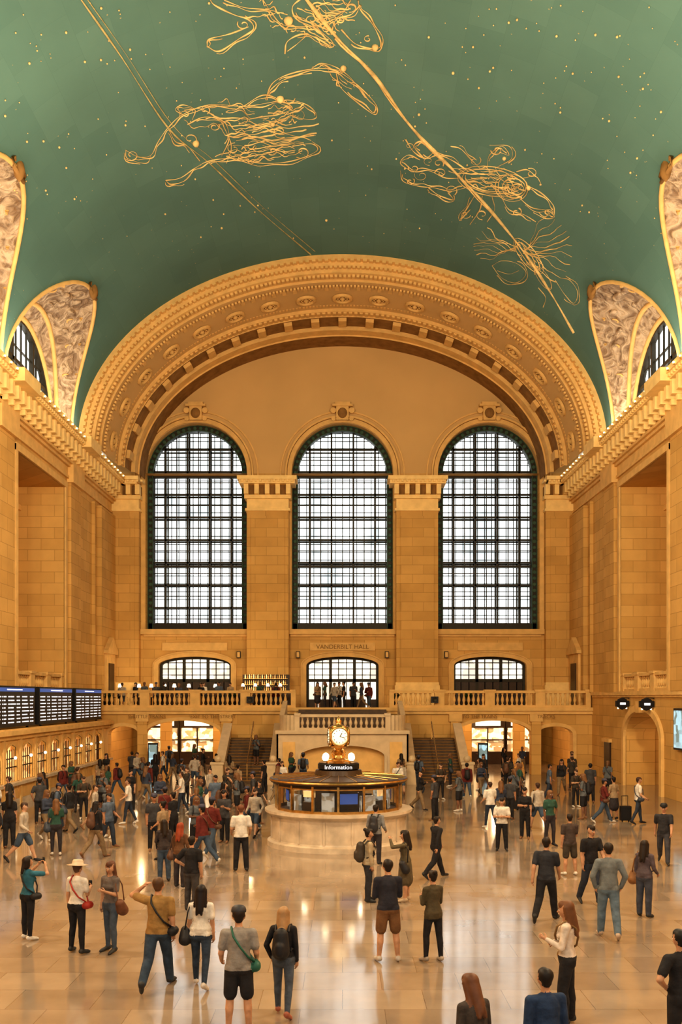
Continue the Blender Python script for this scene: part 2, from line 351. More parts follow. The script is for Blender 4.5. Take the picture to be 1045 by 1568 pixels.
heroes=[
('woman_taking_photo',-6.23,19.3,1.64,-35,dict(fem=1,top=(.03,.12,.17),bot=K,hl='pony',arms=('camera','camera'),sl='s',lt='skinny',shoe=WH,legs='stand',pitch=.1,bag='cross',bagc=K)),
('woman_in_hat',-4.99,18.3,1.70,-20,dict(fem=1,top=WH,bot=K,hl='hat',hat=(.55,.43,.3),hair=(.1,.05,.03),arms=('down','phone'),sl='s',lt='skinny',legs='relax',bag='cross',bagc=(.3,.03,.02),wide=.06)),
('woman_standing',-4.37,18.4,1.70,150,dict(fem=1,top=(.12,.10,.09),bot=(.06,.08,.11),hl='long',hair=(.10,.04,.02),arms=('phone','down'),sl='s',lt='skinny',legs='relax',bag='tote',bagc=(.12,.05,.025),yaw=.3)),
('man_walking',-3.05,16.1,1.86,-5,dict(top=(.27,.16,.055),bot=(.035,.055,.085),hl='short',arms=('head','down'),sl='s',legs='walk2',bag='cross',bagc=K,hair=(.09,.045,.02))),
('woman_walking',-2.34,16.1,1.68,-5,dict(fem=1,top=WH,bot=(.03,.045,.07),hl='long',hair=(.012,.008,.008),arms=('down','down'),sl='s',legs='step',lt='skinny',shoe=(.5,.45,.4),bag='tote',bagc=K,hem=.91)),
('man_in_cap',-1.48,13.9,1.78,5,dict(top=(.23,.21,.19),bot=K,hl='cap',hat=(.04,.04,.045),arms=('carry','carry'),sl='s',lt='short',legs='stand',bag='cross',bagc=(.02,.10,.07),wide=.05)),
('woman_with_backpack',-.89,14.66,1.63,-8,dict(fem=1,top=K,bot=(.07,.085,.11),hl='long',hair=(.32,.19,.09),arms=('pocket','down'),sl='l',legs='step',lt='skinny',shoe=(.3,.1,.06),bag='backpack',bagc=K)),
('man_standing',.83,17.7,1.84,10,dict(top=(.025,.025,.035),bot=(.14,.07,.03),hl='short',arms=('phone','phone'),sl='l',lt='short',legs='stand',shoe=(.4,.36,.32),wide=.07)),
('woman_standing',1.65,17.7,1.64,25,dict(fem=1,top=(.07,.055,.03),bot=K,hl='bun',arms=('phone','phone'),sl='l',lt='skinny',legs='relax',shoe=(.3,.25,.2),coat=1,wide=.05)),
('woman_with_backpack',.6,22.9,1.70,-75,dict(fem=1,top=(.36,.29,.19),bot=(.03,.03,.035),hl='bun',arms=('strap','down'),sl='l',legs='relax',bag='backpack',bagc=(.05,.04,.03))),
('woman_standing',1.48,22.9,1.66,80,dict(fem=1,top=(.10,.08,.045),bot=(.09,.07,.04),hl='long',arms=('camera','down'),sl='l',lt='skirt',bag='tote',bagc=K,shoe=(.4,.3,.2))),
('man_walking',2.49,25.9,1.68,-60,dict(top=K,bot=K,arms=('swingf','swingb'),legs='walk',coat=1)),
('man_with_backpack',.95,28.0,1.70,-20,dict(top=(.2,.2,.2),bot=DK,arms=('carry','carry'),bag='backpack',bagc=(.03,.03,.035))),
('man_in_jersey',-2.8,26.9,1.82,8,dict(top=WH,bot=K,hl='short',hair=(.15,.06,.03),arms=('carry','carry'),sl='s',legs='stand',wide=.05)),
('man_standing',-3.38,21.8,1.68,-15,dict(top=K,bot=(.05,.045,.045),arms=('hip','down'),legs='relax',sl='s')),
('woman_with_bag',-4.1,24.6,1.62,-20,dict(fem=1,top=(.12,.06,.03),bot=DK,hl='long',hair=(.25,.05,.02),arms=('down','carry'),bag='tote',bagc=(.1,.05,.03))),
('woman_standing',-4.65,25.4,1.6,20,dict(fem=1,top=(.05,.04,.04),bot=JE,hl='long',arms=('cross','down'))),
('man_standing',4.99,30.5,1.64,170,dict(top=WH,bot=K,arms=('cross','cross'),sl='s',legs='stand',wide=.05)),
('man_walking',4.37,20.9,1.84,-25,dict(top=(.03,.032,.04),bot=K,arms=('swingb','swingf'),legs='walk2',sl='s')),
('man_standing',6.14,26.3,1.64,10,dict(top=(.06,.045,.04),bot=(.05,.04,.03),arms=('down','phone'),wide=.06,lt='short',shoe=WH,sl='s')),
('man_walking',5.76,22.6,1.82,-160,dict(top=K,bot=(.03,.035,.05),arms=('swingf','down'),legs='step',sl='s')),
('man_in_hoodie',5.3,19.4,1.88,-5,dict(top=(.14,.155,.16),bot=(.10,.14,.18),hl='short',arms=('pocket','pocket'),legs='step',shoe=(.4,.3,.22))),
('woman_in_white_blouse',3.3,14.3,1.80,75,dict(fem=1,top=(.56,.48,.41),bot=K,hl='long',hair=(.14,.06,.025),arms=('phone','cross'),sl='l',lt='long',legs='relax',bag='cross',bagc=(.2,.12,.05),hem=.99)),
('man_walking',9.3,28.2,1.76,160,dict(top=(.03,.03,.035),bot=(.05,.05,.06),arms=('swingf','swingb'),legs='walk',hl='cap',hat=K,sl='s')),
('man_standing',4.35,12.5,1.8,20,dict(top=K,bot=K,arms=('hip','down'),hair=(.01,.01,.01),sl='s')),
('woman_leaning',1.52,10.8,1.70,30,dict(fem=1,top=(.05,.04,.035),bot=K,hl='long',hair=(.12,.05,.025),lean=.25,arms=('down','down'))),
('man_standing',2.3,11.0,1.72,15,dict(top=(.02,.04,.09),bot=JE,hl='short',arms=('down','down'),hair=(.012,.009,.008))),
('woman_with_tote_bag',6.6,21.3,1.66,-40,dict(fem=1,top=(.09,.07,.08),bot=(.05,.055,.075),hl='long',arms=('down','carry'),bag='tote',bagc=(.2,.09,.03))),
]
for n,x,y,H,a,sp in heroes:
    put(n,person_mesh(sp,.014),x,y,H,a)
skins=[(.42,.23,.135),(.36,.18,.1),(.17,.085,.05),(.46,.27,.17)]
tops=[K,(.05,.05,.055),(.04,.05,.08),WH,(.28,.2,.12),(.12,.022,.018),(.1,.11,.12),(.05,.04,.03),K,(.09,.12,.17),(.03,.08,.06),(.38,.33,.27)]
bots=[K,JE,DK,(.03,.04,.06),(.2,.14,.08),K]
hairs=[(.012,.008,.007),(.05,.025,.015),(.16,.08,.035),(.012,.01,.01)]
variants=[]
for i in range(24):
    fem=i%2==0
    sp=dict(fem=fem,top=tops[(i*5)%12],bot=bots[i%6],skin=skins[i%4],hair=hairs[(i*3)%4],hl=(['long','pony','bun','long'] if fem else ['short','short','cap','short'])[(i//2)%4],
        arms=(random.choice(['down','phone','swingf','carry','pocket','strap']),random.choice(['down','down','swingb','carry','cross'])),
        legs=['stand','walk','relax','step','walk2','stand'][i%6],lt=['long','skinny','long','short','skirt' if fem else 'long','skinny'][(i//2)%6],
        sl='s' if i%3!=1 else 'l',bag=[None,'backpack',None,'cross','tote'][i%5],bagc=random.choice([K,(.1,.05,.03),(.15,.03,.02),(.04,.05,.07)]),coat=(i%8==1),
        shoe=random.choice([K,WH,(.2,.1,.05)]),hat=(.05,.05,.08))
    variants.append((('woman' if fem else 'man')+('_walking' if 'walk' in sp['legs'] else '_standing'),person_mesh(sp,.024)))
crowd=[(-10.6,31),(-9.3,28.4),(-8.7,29.6),(-10.4,35.6),(-9.7,34.6),(-10.2,38.4),(-8,33.3),(-11.1,48),(-12.2,49),(-8.1,36.9),(-8.8,43.6),(-5.9,30.5),(-5.5,31.7),(-7.5,45.7),
(-5.4,36.9),(-4.9,37.6),(-4.3,35.4),(-4.9,41.7),(-4.5,30),(-3.95,29.4),(-4.9,45.7),(-10.4,56.5),(-9.7,55.6),(-12.1,56),(-3.2,36.9),(-3.0,33.6),(-2.8,53),(-2.1,52),(3.3,41.7),(4.6,45.7),(4.9,41),
(5.9,46.2),(7.1,50.5),(5.4,35.6),(6.0,36.9),(6.6,38.4),(6.2,33.1),(7.1,35.4),(6.7,31.5),(9.7,45.7),(10.8,48),(11.9,50.5),(9.5,38.4),(10.0,37.3),(10.7,38.4),(11.2,36.9),(11.4,61.8),(8.8,61.5),(9.6,58),
(13.4,57),(-9.5,62.5),(-11,61.8),(-8.4,58.6),(-11.7,43),(-12.4,40),(-12.9,45),(-7,48.5),(-6.6,40),(-7.3,39),(-3.6,39.5),(-3.9,48.6),(2.9,48),(8.0,44),(8.5,47),(7.7,53.2),(12.6,53.5),(-9.8,39.8),(-6.3,34.6),
(-11.8,33.2),(-12.6,35.4),(-5.0,33.4),(-3.9,32.2),(-10,52),(-7.9,52.2),(5.8,52.4),(4.0,51.2),(8.9,52),(10.2,42.6),(7.4,42),(-9.3,46.6),(-5.8,50),(9.9,54.6),(-2.9,43.6),(3.6,38.0),(-8.9,41),(-6.0,44),(-10.9,45),
(-11.3,29.6),(-7.4,29.2),(-13,38),(-4.2,38.8),(-3.4,35),(-5.7,38.6),(2.6,45.6),(6.8,47.8),(11.3,44.4),(-12.6,52),(-11.4,54),(-13.2,47.4),(-8.2,49.6),(-7.0,54),(8.3,49),(12.8,47),(-3.3,51),(3.2,53),(-2.9,46.8),
(-9.9,32.6),(-11.5,37),(-12.2,31.6),(-9.0,35.4),(-11.0,40.6),(-7.5,31.2),(-12.9,42),(-6.9,43),(-10.2,49.8),(-4.0,27.9),(-5.3,28.8)]
for i,(x,y) in enumerate(crowd):
    n,me=variants[(i*7)%24]; put(n,me,x,y,random.uniform(1.62,1.82),random.choice([0,20,-30,90,-90,160,200,60,-120]))
for i,(x,y,z) in enumerate([(-1.1,61.3,4.05),(-.5,61.8,4.05),(0.1,61.2,4.05),(.7,62,4.05),(1.2,61.4,4.05),(-.2,62.6,4.05),(-1.6,62.4,4.05),(1.7,62.6,4.05),(-12.6,62.0,4.05),(-11.3,61.6,4.05),(-9.0,62.0,4.05),(-7.8,61.5,4.05),(-5.2,61.6,4.05),(-14,61.9,4.05),
        (-13.7,64.6,4.05),(-12.4,64.8,4.05),(-10.8,64.4,4.05),(-9.2,64.7,4.05),(-7.4,64.3,4.05),(-4.2,61.5,4.05),(-4.95,55.9,0.465+.460)]):
    n,me=variants[(i*5+2)%24]; put(n,me,x,y,1.72,random.choice([0,150,180,200,90]),z)

# ------------------------------------------------------------------ architecture
D=66.; Z0=19.5; A=15.5; B=11.2
fE=lambda u,z,d:(u,D+d,z)
fL=lambda u,z,d:(-A-d,u,z)
fR=lambda u,z,d:(A+d,u,z)
fB=lambda u,z,d:(u,60.5+d,z)
def arch_z(op,t): cx,hw,zb,zs,ri=op; return zs+ri*math.sqrt(max(0,1-(t/hw)**2))
def wall(mb,f,u0,u1,z0,z1,ops,depth,mat=0,seg=20):
    ops=sorted(ops); cur=u0
    def q(a,b,c,d): mb.add([a,b,c,d],[(0,1,2,3)],mat)
    for op in ops:
        cx,hw,zb,zs,ri=op
        q(f(cur,z0,0),f(cx-hw,z0,0),f(cx-hw,z1,0),f(cur,z1,0)); cur=cx+hw
        if zb>z0: q(f(cx-hw,z0,0),f(cx+hw,z0,0),f(cx+hw,zb,0),f(cx-hw,zb,0)); q(f(cx-hw,zb,0),f(cx+hw,zb,0),f(cx+hw,zb,depth),f(cx-hw,zb,depth))
        for s in(-1,1): q(f(cx+s*hw,zb,0),f(cx+s*hw,zs,0),f(cx+s*hw,zs,depth),f(cx+s*hw,zb,depth))
        ts=[-hw*math.cos(pi*i/seg) for i in range(seg+1)] if ri>0 else [-hw,hw]
        for a,b in zip(ts[:-1],ts[1:]):
            za,zb_=arch_z(op,a),arch_z(op,b)
            q(f(cx+a,za,0),f(cx+b,zb_,0),f(cx+b,z1,0),f(cx+a,z1,0)); q(f(cx+a,za,0),f(cx+b,zb_,0),f(cx+b,zb_,depth),f(cx+a,za,depth))
    q(f(cur,z0,0),f(u1,z0,0),f(u1,z1,0),f(cur,z1,0))
def archband(mb,f,op,w,d0,d1,mat=0,legs=True,seg=28,inner=0):
    cx,hw,zb,zs,ri=op
    def prof(off):
        L=[]
        if legs: L.append((cx-hw-off,zb))
        for i in range(seg+1):
            a=pi-pi*i/seg; L.append((cx+(hw+off)*math.cos(a),zs+(ri+off)*math.sin(a)))
        if legs: L.append((cx+hw+off,zb))
        return L
    a,b=prof(inner),prof(inner+w); n=len(a)
    vs=[f(*p,d0) for p in a]+[f(*p,d0) for p in b]+[f(*p,d1) for p in a]+[f(*p,d1) for p in b]
    fs=[]
    for i in range(n-1):
        fs+= [(i,i+1,n+i+1,n+i),(2*n+i,2*n+i+1,i+1,i),(3*n+i,3*n+i+1,n+i+1,n+i)]
    mb.add(vs,fs,mat)
def archpane(mb,f,op,d,mat,seg=24):
    cx,hw,zb,zs,ri=op
    p=[f(cx-hw,zb,d),f(cx+hw,zb,d)]+[f(cx+hw*math.cos(pi*i/seg),zs+ri*math.sin(pi*i/seg),d) for i in range(seg+1)]
    mb.add(p,[tuple(range(len(p)))],mat)
def grid(mb,f,op,us,zs_,w,d0,d1,mat):
    cx,hw,zb,zs,ri=op
    for u in us:
        if abs(u)<hw: mb.fbox(f,cx+u-w/2,cx+u+w/2,zb,arch_z(op,u),d0,d1,mat)
    for z in zs_:
        if z<=zs: h=hw
        elif z<zs+ri: h=hw*math.sqrt(1-((z-zs)/ri)**2)
        else: continue
        mb.fbox(f,cx-h,cx+h,z-w/2,z+w/2,d0,d1,mat)

fl=MB(); fl.add([(-20,-6,0),(20,-6,0),(20,78,0),(-20,78,0)],[(0,1,2,3)]); fl.build('floor',['floor'])

WC=(-9.9,0.,9.9); WOP=[(c,3.43,9.4,19.95,3.43) for c in WC]
LOP=[(-10,2.45,4.06,6.95,.6),(0,2.45,4.06,6.95,.6),(10,2.45,4.06,6.95,.6)]
w=MB(); wall(w,fE,-A-.5,A+.5,4.05,9.0,LOP,1.0,0)
wall(w,fE,-A-.5,A+.5,9.0,19.95,[(c,h,a,19.95,0) for c,h,a,b_,r_ in WOP],1.4,0)
wall(w,fE,-A-.5,A+.5,19.95,31,[(c,3.43,19.95,19.95,3.43) for c in WC],1.4,1)
w.build('wall_east',['stone','plaster'])
for i,op in enumerate(WOP):
    c,hw,zb,zs,ri=op
    mb=MB(); archpane(mb,fE,op,2.2,1)
    grid(mb,fE,op,[-3.0+.5*k for k in range(13)],[zb+.55*k for k in range(30)],.05,1.87,1.93,0)
    grid(mb,fE,op,[-2.25,-.75,.75,2.25],[zb+1.55*k for k in range(1,9)],.1,1.85,1.95,0)
    grid(mb,fE,op,[-3.0+.75*k for k in range(9)],[zb+.78*k for k in range(1,18)],.06,1.0,1.1,0)
    grid(mb,fE,op,[-2.25,-.75,.75,2.25],[zb+1.55*k for k in range(1,9)],.12,.98,1.12,0)
    mb.fbox(fE,c-hw,c+hw,zs-.13,zs+.13,.8,1.15,0)
    mb.fbox(fE,c-hw,c+hw,zs-6.25,zs-6.1,.85,1.15,0)
    archband(mb,fE,op,.38,.7,1.2,0,inner=-.38)
    mb.fbox(fE,c-hw,c+hw,zb,zb+.45,.7,1.2,0)
    archband(mb,fE,op,.05,.62,.75,3,inner=-.38); archband(mb,fE,op,.05,.62,.75,3,inner=-.05)
    R=Matrix.Rotation(pi/2,3,'X')
    z=zb+.6
    while z<zs:
        for s in(-1,1): mb.lathe([(.05,0),(.12,.02),(.13,.06),(.09,.08)],(c+s*(hw-.19),D+.72,z),8,3,R=R)
        z+=.42
    for k in range(26):
        a=pi*(k+.5)/26; mb.lathe([(.05,0),(.12,.02),(.13,.06),(.09,.08)],(c+(hw-.19)*math.cos(a),D+.72,zs+(hw-.19)*math.sin(a)),8,3,R=R)
    mb.build('window_%d'%(i+1),['bronze','day','bronze','verdigris'])
    t=MB(); archband(t,fE,op,.28,-.12,.02,0,inner=.02); archband(t,fE,op,.12,-.22,.02,0,inner=.34); archband(t,fE,op,.1,-.08,.02,0,inner=.7)
    t.fbox(fE,c-hw-.3,c+hw+.3,zb-.35,zb,-.3,.7,0); t.fbox(fE,c-hw-.1,c+hw+.1,zb-.5,zb-.35,-.15,.1,0)
    zt=zs+hw
    t.box(c-.42,c+.42,D-.4,D,zt+.1,zt+1.0,0); t.box(c-.68,c+.68,D-.5,D,zt+1.0,zt+1.15,0); t.box(c-.5,c+.5,D-.45,D,zt+1.15,zt+1.3,0)
    t.sph((c,D-.42,zt+.55),.32,12,8,1,sc=(1,.5,1.1))
    for s in(-1,1):
        t.lathe([(.02,-.05),(.2,-.05),(.2,.05),(.02,.05)],(c+s*.62,D-.3,zt+.75),12,0,R=R); t.lathe([(.02,-.05),(.16,-.05),(.16,.05),(.02,.05)],(c+s*.6,D-.3,zt+.2),12,0,R=R)
    t.build('trim_window_surround',['trim','trimdark'])
for i,op in enumerate(LOP):
    c,hw,zb,zs,ri=op; mb=MB()
    archpane(mb,fE,op,.75,1)
    grid(mb,fE,op,[-hw+hw*2/9*k for k in range(1,9)],[5.9+.42*k for k in range(5)],.055,.55,.7,0)
    grid(mb,fE,op,[-hw+hw*2/3*k for k in range(1,3)],[5.95],.2,.5,.72,0)
    archband(mb,fE,op,.16,.45,.8,0,inner=-.16)
    if i!=1: mb.fbox(fE,c-hw,c+hw,zb,5.9,.55,.74,2)
    else:
        for k in range(6): mb.fbox(fE,c-hw+k*hw/3+.05,c-hw+(k+1)*hw/3-.05,zb,zb+.6,.5,.72,2)
    mb.build('door_%d'%(i+1),['bronze','paleglass','wood'])
    t=MB(); archband(t,fE,op,.3,-.12,.02,0); archband(t,fE,op,.08,-.2,.02,0,inner=.3)
    t.fbox(fE,c-2.2,c+2.2,7.95,8.5,-.1,.02,0); t.build('trim_door_surround',['trim'])

def pier(mb,x0,x1,cap=.45,proud=.85):
    y=D-proud
    mb.box(x0,x1,y,D-.01,4.05,17.3,0); mb.box(x0+.28,x1-.28,y-.07,D-.01,6.2,16.9,0)
    mb.box(x0-.1,x1+.1,y-.15,D-.01,4.05,5.6,1); mb.box(x0-.05,x1+.05,y-.1,D-.01,5.6,5.8,1)
    mb.box(x0-.1,x1+.1,y-.12,D-.01,17.25,17.42,1); mb.box(x0,x1,y-.02,D-.01,17.4,18.05,1)
    mb.box(x0-.15,x1+.15,y-.2,D-.01,18.05,18.3,1)
    n=int((x1-x0)/.6)
    for k in range(n+1):
        cx=x0+ (x1-x0)*k/n; mb.box(cx-.15,cx+.15,y-.55,y,18.3,18.95,1)
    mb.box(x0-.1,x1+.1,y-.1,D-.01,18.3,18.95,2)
    mb.box(x0-cap,x1+cap,y-.7,D-.01,18.95,19.2,1); mb.box(x0-cap-.12,x1+cap+.12,y-.85,D-.01,19.2,19.45,1)
    for k in range(int((x1-x0+1)/.3)):
        cx=x0-.4+.3*k+.1; mb.box(cx,cx+.14,y-.82,y,19.06,19.19,1)
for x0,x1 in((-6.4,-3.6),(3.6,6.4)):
    mb=MB(); pier(mb,x0,x1); mb.build('pilaster',['stone','trimlit','trimdark'])
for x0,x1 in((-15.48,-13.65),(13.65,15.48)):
    mb=MB(); pier(mb,x0,x1,.0,.7); mb.build('corner_pilaster',['stone','trimlit','trimdark'])

ST=[(57,0),(57,.25),(57.25,.3),(57.25,.55),(57.5,.6),(57.5,.85),(58.2,.95),(58.2,1.1),(61.8,1.25),(61.8,1.45),(62.3,1.5),(62.3,1.6),(63.6,1.7),(63.6,1.95),(64.3,2.0),(64.3,2.1),(66,2.15)]
MT=[0,0,0,0,0,0,0,1,0,0,0,2,0,0,0,2]
mb=MB(); n=96
for (ya,ra),(yb,rb),mt in zip(ST[:-1],ST[1:],MT):
    vs=[];
    for k in range(n+1):
        a=pi*k/n; vs.append(((A-ra)*math.cos(a),ya,Z0+(B-ra)*math.sin(a))); vs.append(((A-rb)*math.cos(a),yb,Z0+(B-rb)*math.sin(a)))
    mb.add(vs,[(2*k,2*k+1,2*k+3,2*k+2) for k in range(n)],mt)
def ellpts(r,num):
    t=np.linspace(0,pi,2000); x=(A-r)*np.cos(t); z=Z0+(B-r)*np.sin(t); s=np.r_[0,np.cumsum(np.hypot(np.diff(x),np.diff(z)))]
    q=np.interp((np.arange(num)+.5)/num*s[-1],s,t); out=[]
    for a in q:
        nx,nz=-math.cos(a)/(A-r),-math.sin(a)/(B-r); l=math.hypot(nx,nz); out.append(((A-r)*math.cos(a),Z0+(B-r)*math.sin(a),nx/l,nz/l))
    return out
def orient(nx,nz):
    zax=Vector((nx,0,nz)); y=Vector((0,1,0)); x=y.cross(zax); return Matrix((x,y,zax)).transposed()
def rbox(mb,c,R,hx,hy,hz,mat):
    vs=[Vector(c)+R@Vector((sx*hx,sy*hy,sz*hz)) for sz in(-1,1) for sy in(-1,1) for sx in(-1,1)]
    mb.add(vs,[(0,1,3,2),(4,6,7,5),(0,4,5,1),(2,3,7,6),(0,2,6,4),(1,5,7,3)],mat)
for r_,y_,num,hx,hy,hz in((.28,57.1,110,.11,.14,.09),(.6,57.35,150,.08,.12,.07),(.93,57.85,150,.08,.15,.09),(1.72,62.9,21,.26,.5,.12),(1.5,62.05,110,.1,.2,.06)):
    for x,z,nx,nz in ellpts(r_,num): rbox(mb,(x,y_,z),orient(nx,nz),hx,hy,hz,0)
for x,z,nx,nz in ellpts(1.2,17):
    R=orient(nx,nz); mb.lathe([(.62,0),(.6,.14),(.48,.16),(.42,.04)],(x,60.3,z),20,0,R=R,caps=False); mb.lathe([(.42,.02),(.40,.05),(.02,.05)],(x,60.3,z),16,2,R=R)
    mb.lathe([(.16,.0),(.14,.14),(.02,.2)],(x,60.3,z),10,0,R=R)
    for k in range(8):
        a=k*pi/4; p=Vector((x,60.3,z))+R@Vector((.29*math.cos(a),.29*math.sin(a),.07)); mb.sph(p,.06,6,4,0)
for x,z,nx,nz in ellpts(1.2,180):
    R=orient(nx,nz)
    for yy in(58.6,61.4): rbox(mb,(x,yy,z),R,.06,.1,.06,0)
for x,z,nx,nz in ellpts(1.12,60):
    R=orient(nx,nz); rbox(mb,(x,59.0,z),R,.12,.2,.1,0)
mb.build('trim_east_arch',['trim','plaster','trimdark'],smooth=False)

BAYS=[50-11.5*k for k in range(5)]; RB=5.5; HB=6.2; RW=4.6; XW=16.3
cols=[(-2,0)]
for yc in BAYS[::-1]:
    for k in range(33):
        t=pi-pi*k/32; cols.append((yc+RB*math.cos(t),math.asin(HB*math.sin(t)/B)))
cols.append((57,0))
J=72; vs=[];uvs=[]
for y,t0 in cols:
    for j in range(J+1):
        a=t0+(pi-2*t0)*j/J; vs.append((A*math.cos(a),y,Z0+B*math.sin(a))); uvs.append((y,a*13.4))
fs=[]
for i in range(len(cols)-1):
    for j in range(J): p=i*(J+1)+j; fs.append((p,p+1,p+J+2,p+J+1))
me=bpy.data.meshes.new('ceiling'); me.from_pydata(vs,[],fs); me.materials.append(M['teal'])
ul=me.uv_layers.new(name='UVMap'); me.polygons.foreach_set('use_smooth',[True]*len(fs))
vi=np.empty(len(me.loops),'i'); me.loops.foreach_get('vertex_index',vi); ul.data.foreach_set('uv',np.array(uvs,'f')[vi].ravel())
o=bpy.data.objects.new('ceiling',me); COL.objects.link(o)
for bi,yc in enumerate(BAYS):
    for s in(-1,1):
        mb=MB(); n=32; vs=[]; S=8
        for k in range(n+1):
            t=pi*k/n; Wp=Vector((s*XW,yc+RW*math.cos(t),Z0+RW*math.sin(t))); th=math.asin(HB*math.sin(t)/B); Vp=Vector((s*A*math.cos(th),yc+RB*math.cos(t),Z0+HB*math.sin(t)))
            for q in range(S+1):
                vs.append(Wp.lerp(Vp,q/S)+Vector((0,0,.25*math.sin(pi*q/S)*math.sin(t))))
        mb.add(vs,[(k*(S+1)+q,k*(S+1)+q+1,(k+1)*(S+1)+q+1,(k+1)*(S+1)+q) for k in range(n) for q in range(S)],0)
        rim=[Vector(vs[k*(S+1)+S])+Vector((-s*.03,0,-.03)) for k in range(n+1)]
        mb.tube(rim,.1,8,1)
        mb.tube([Vector(vs[k*(S+1)+2]) for k in range(n+1)],.13,8,1); mb.tube([Vector(vs[k*(S+1)]) for k in range(n+1)],.16,8,1)
        c=rim[n//2]+Vector((-s*.1,0,.05)); g_=.62
        mb.lathe([(r_*g_,z_*g_) for r_,z_ in((.05,-.9),(.28,-.6),(.38,-.2),(.3,.2),(.16,.4),(.26,.55),(.2,.75),(.02,.95))],c,12,2)
        for a in(-1,1):
            mb.tube([c+Vector((0,a*.2,-.3)),c+Vector((0,a*.55,-.3)),c+Vector((0,a*.7,.0)),c+Vector((0,a*.5,.18)),c+Vector((0,a*.4,.02))],[.09,.08,.07,.06,.03],8,2)
            mb.tube([c+Vector((0,a*.12,.2)),c+Vector((0,a*.34,.45)),c+Vector((0,a*.3,.66))],[.07,.06,.03],8,2)
        for k,(tt,q,rr) in enumerate([(.5,5,.42),(.42,5,.3),(.58,5,.32),(.36,4,.22),(.64,4,.24),(.5,3,.24),(.3,5,.2),(.7,5,.2),(.24,4,.16),(.76,4,.16)]):
            p=Vector(vs[int(tt*n)*(S+1)+q]); mb.sph(p,rr,10,6,0,sc=(.8,1.3,.45))
        # scrolling relief around the panel
        for tt in (.2,.3,.4,.6,.7,.8):
            kk_=int(tt*n); p=Vector(vs[kk_*(S+1)+5]); p2=Vector(vs[kk_*(S+1)+7]); sgn=1 if tt<.5 else -1
            pts=[]
            for q in range(12):
                an=q/11*5.5; rr=.5*(1-q/14); ax_=(p2-p).normalized(); ay_=Vector((0,sgn,0))
                pts.append(p+(ax_*math.cos(an)+ay_*math.sin(an))*rr)
            mb.tube(pts,[.09*(1-q/16) for q in range(12)],6,1)
        mb.build('trim_lunette',['relief','trim','trimdark'],smooth=True)
        f=(lambda s_:(lambda u,z,d:(s_*(XW+d),u,z)))(s)
        op=(yc,RW,Z0-.1,Z0,RW); wn=MB(); archpane(wn,f,op,.35,1)
        grid(wn,f,op,[-4+.8*k for k in range(11)],[Z0+1.5,Z0+3],.06,.15,.25,0); grid(wn,f,op,[-1.6,1.6],[Z0+2.2],.2,.05,.28,0); archband(wn,f,op,.28,0,.3,0,legs=False,inner=-.28)
        wn.build('window_%d'%(4+bi*2+(s>0)),['bronze','day'])

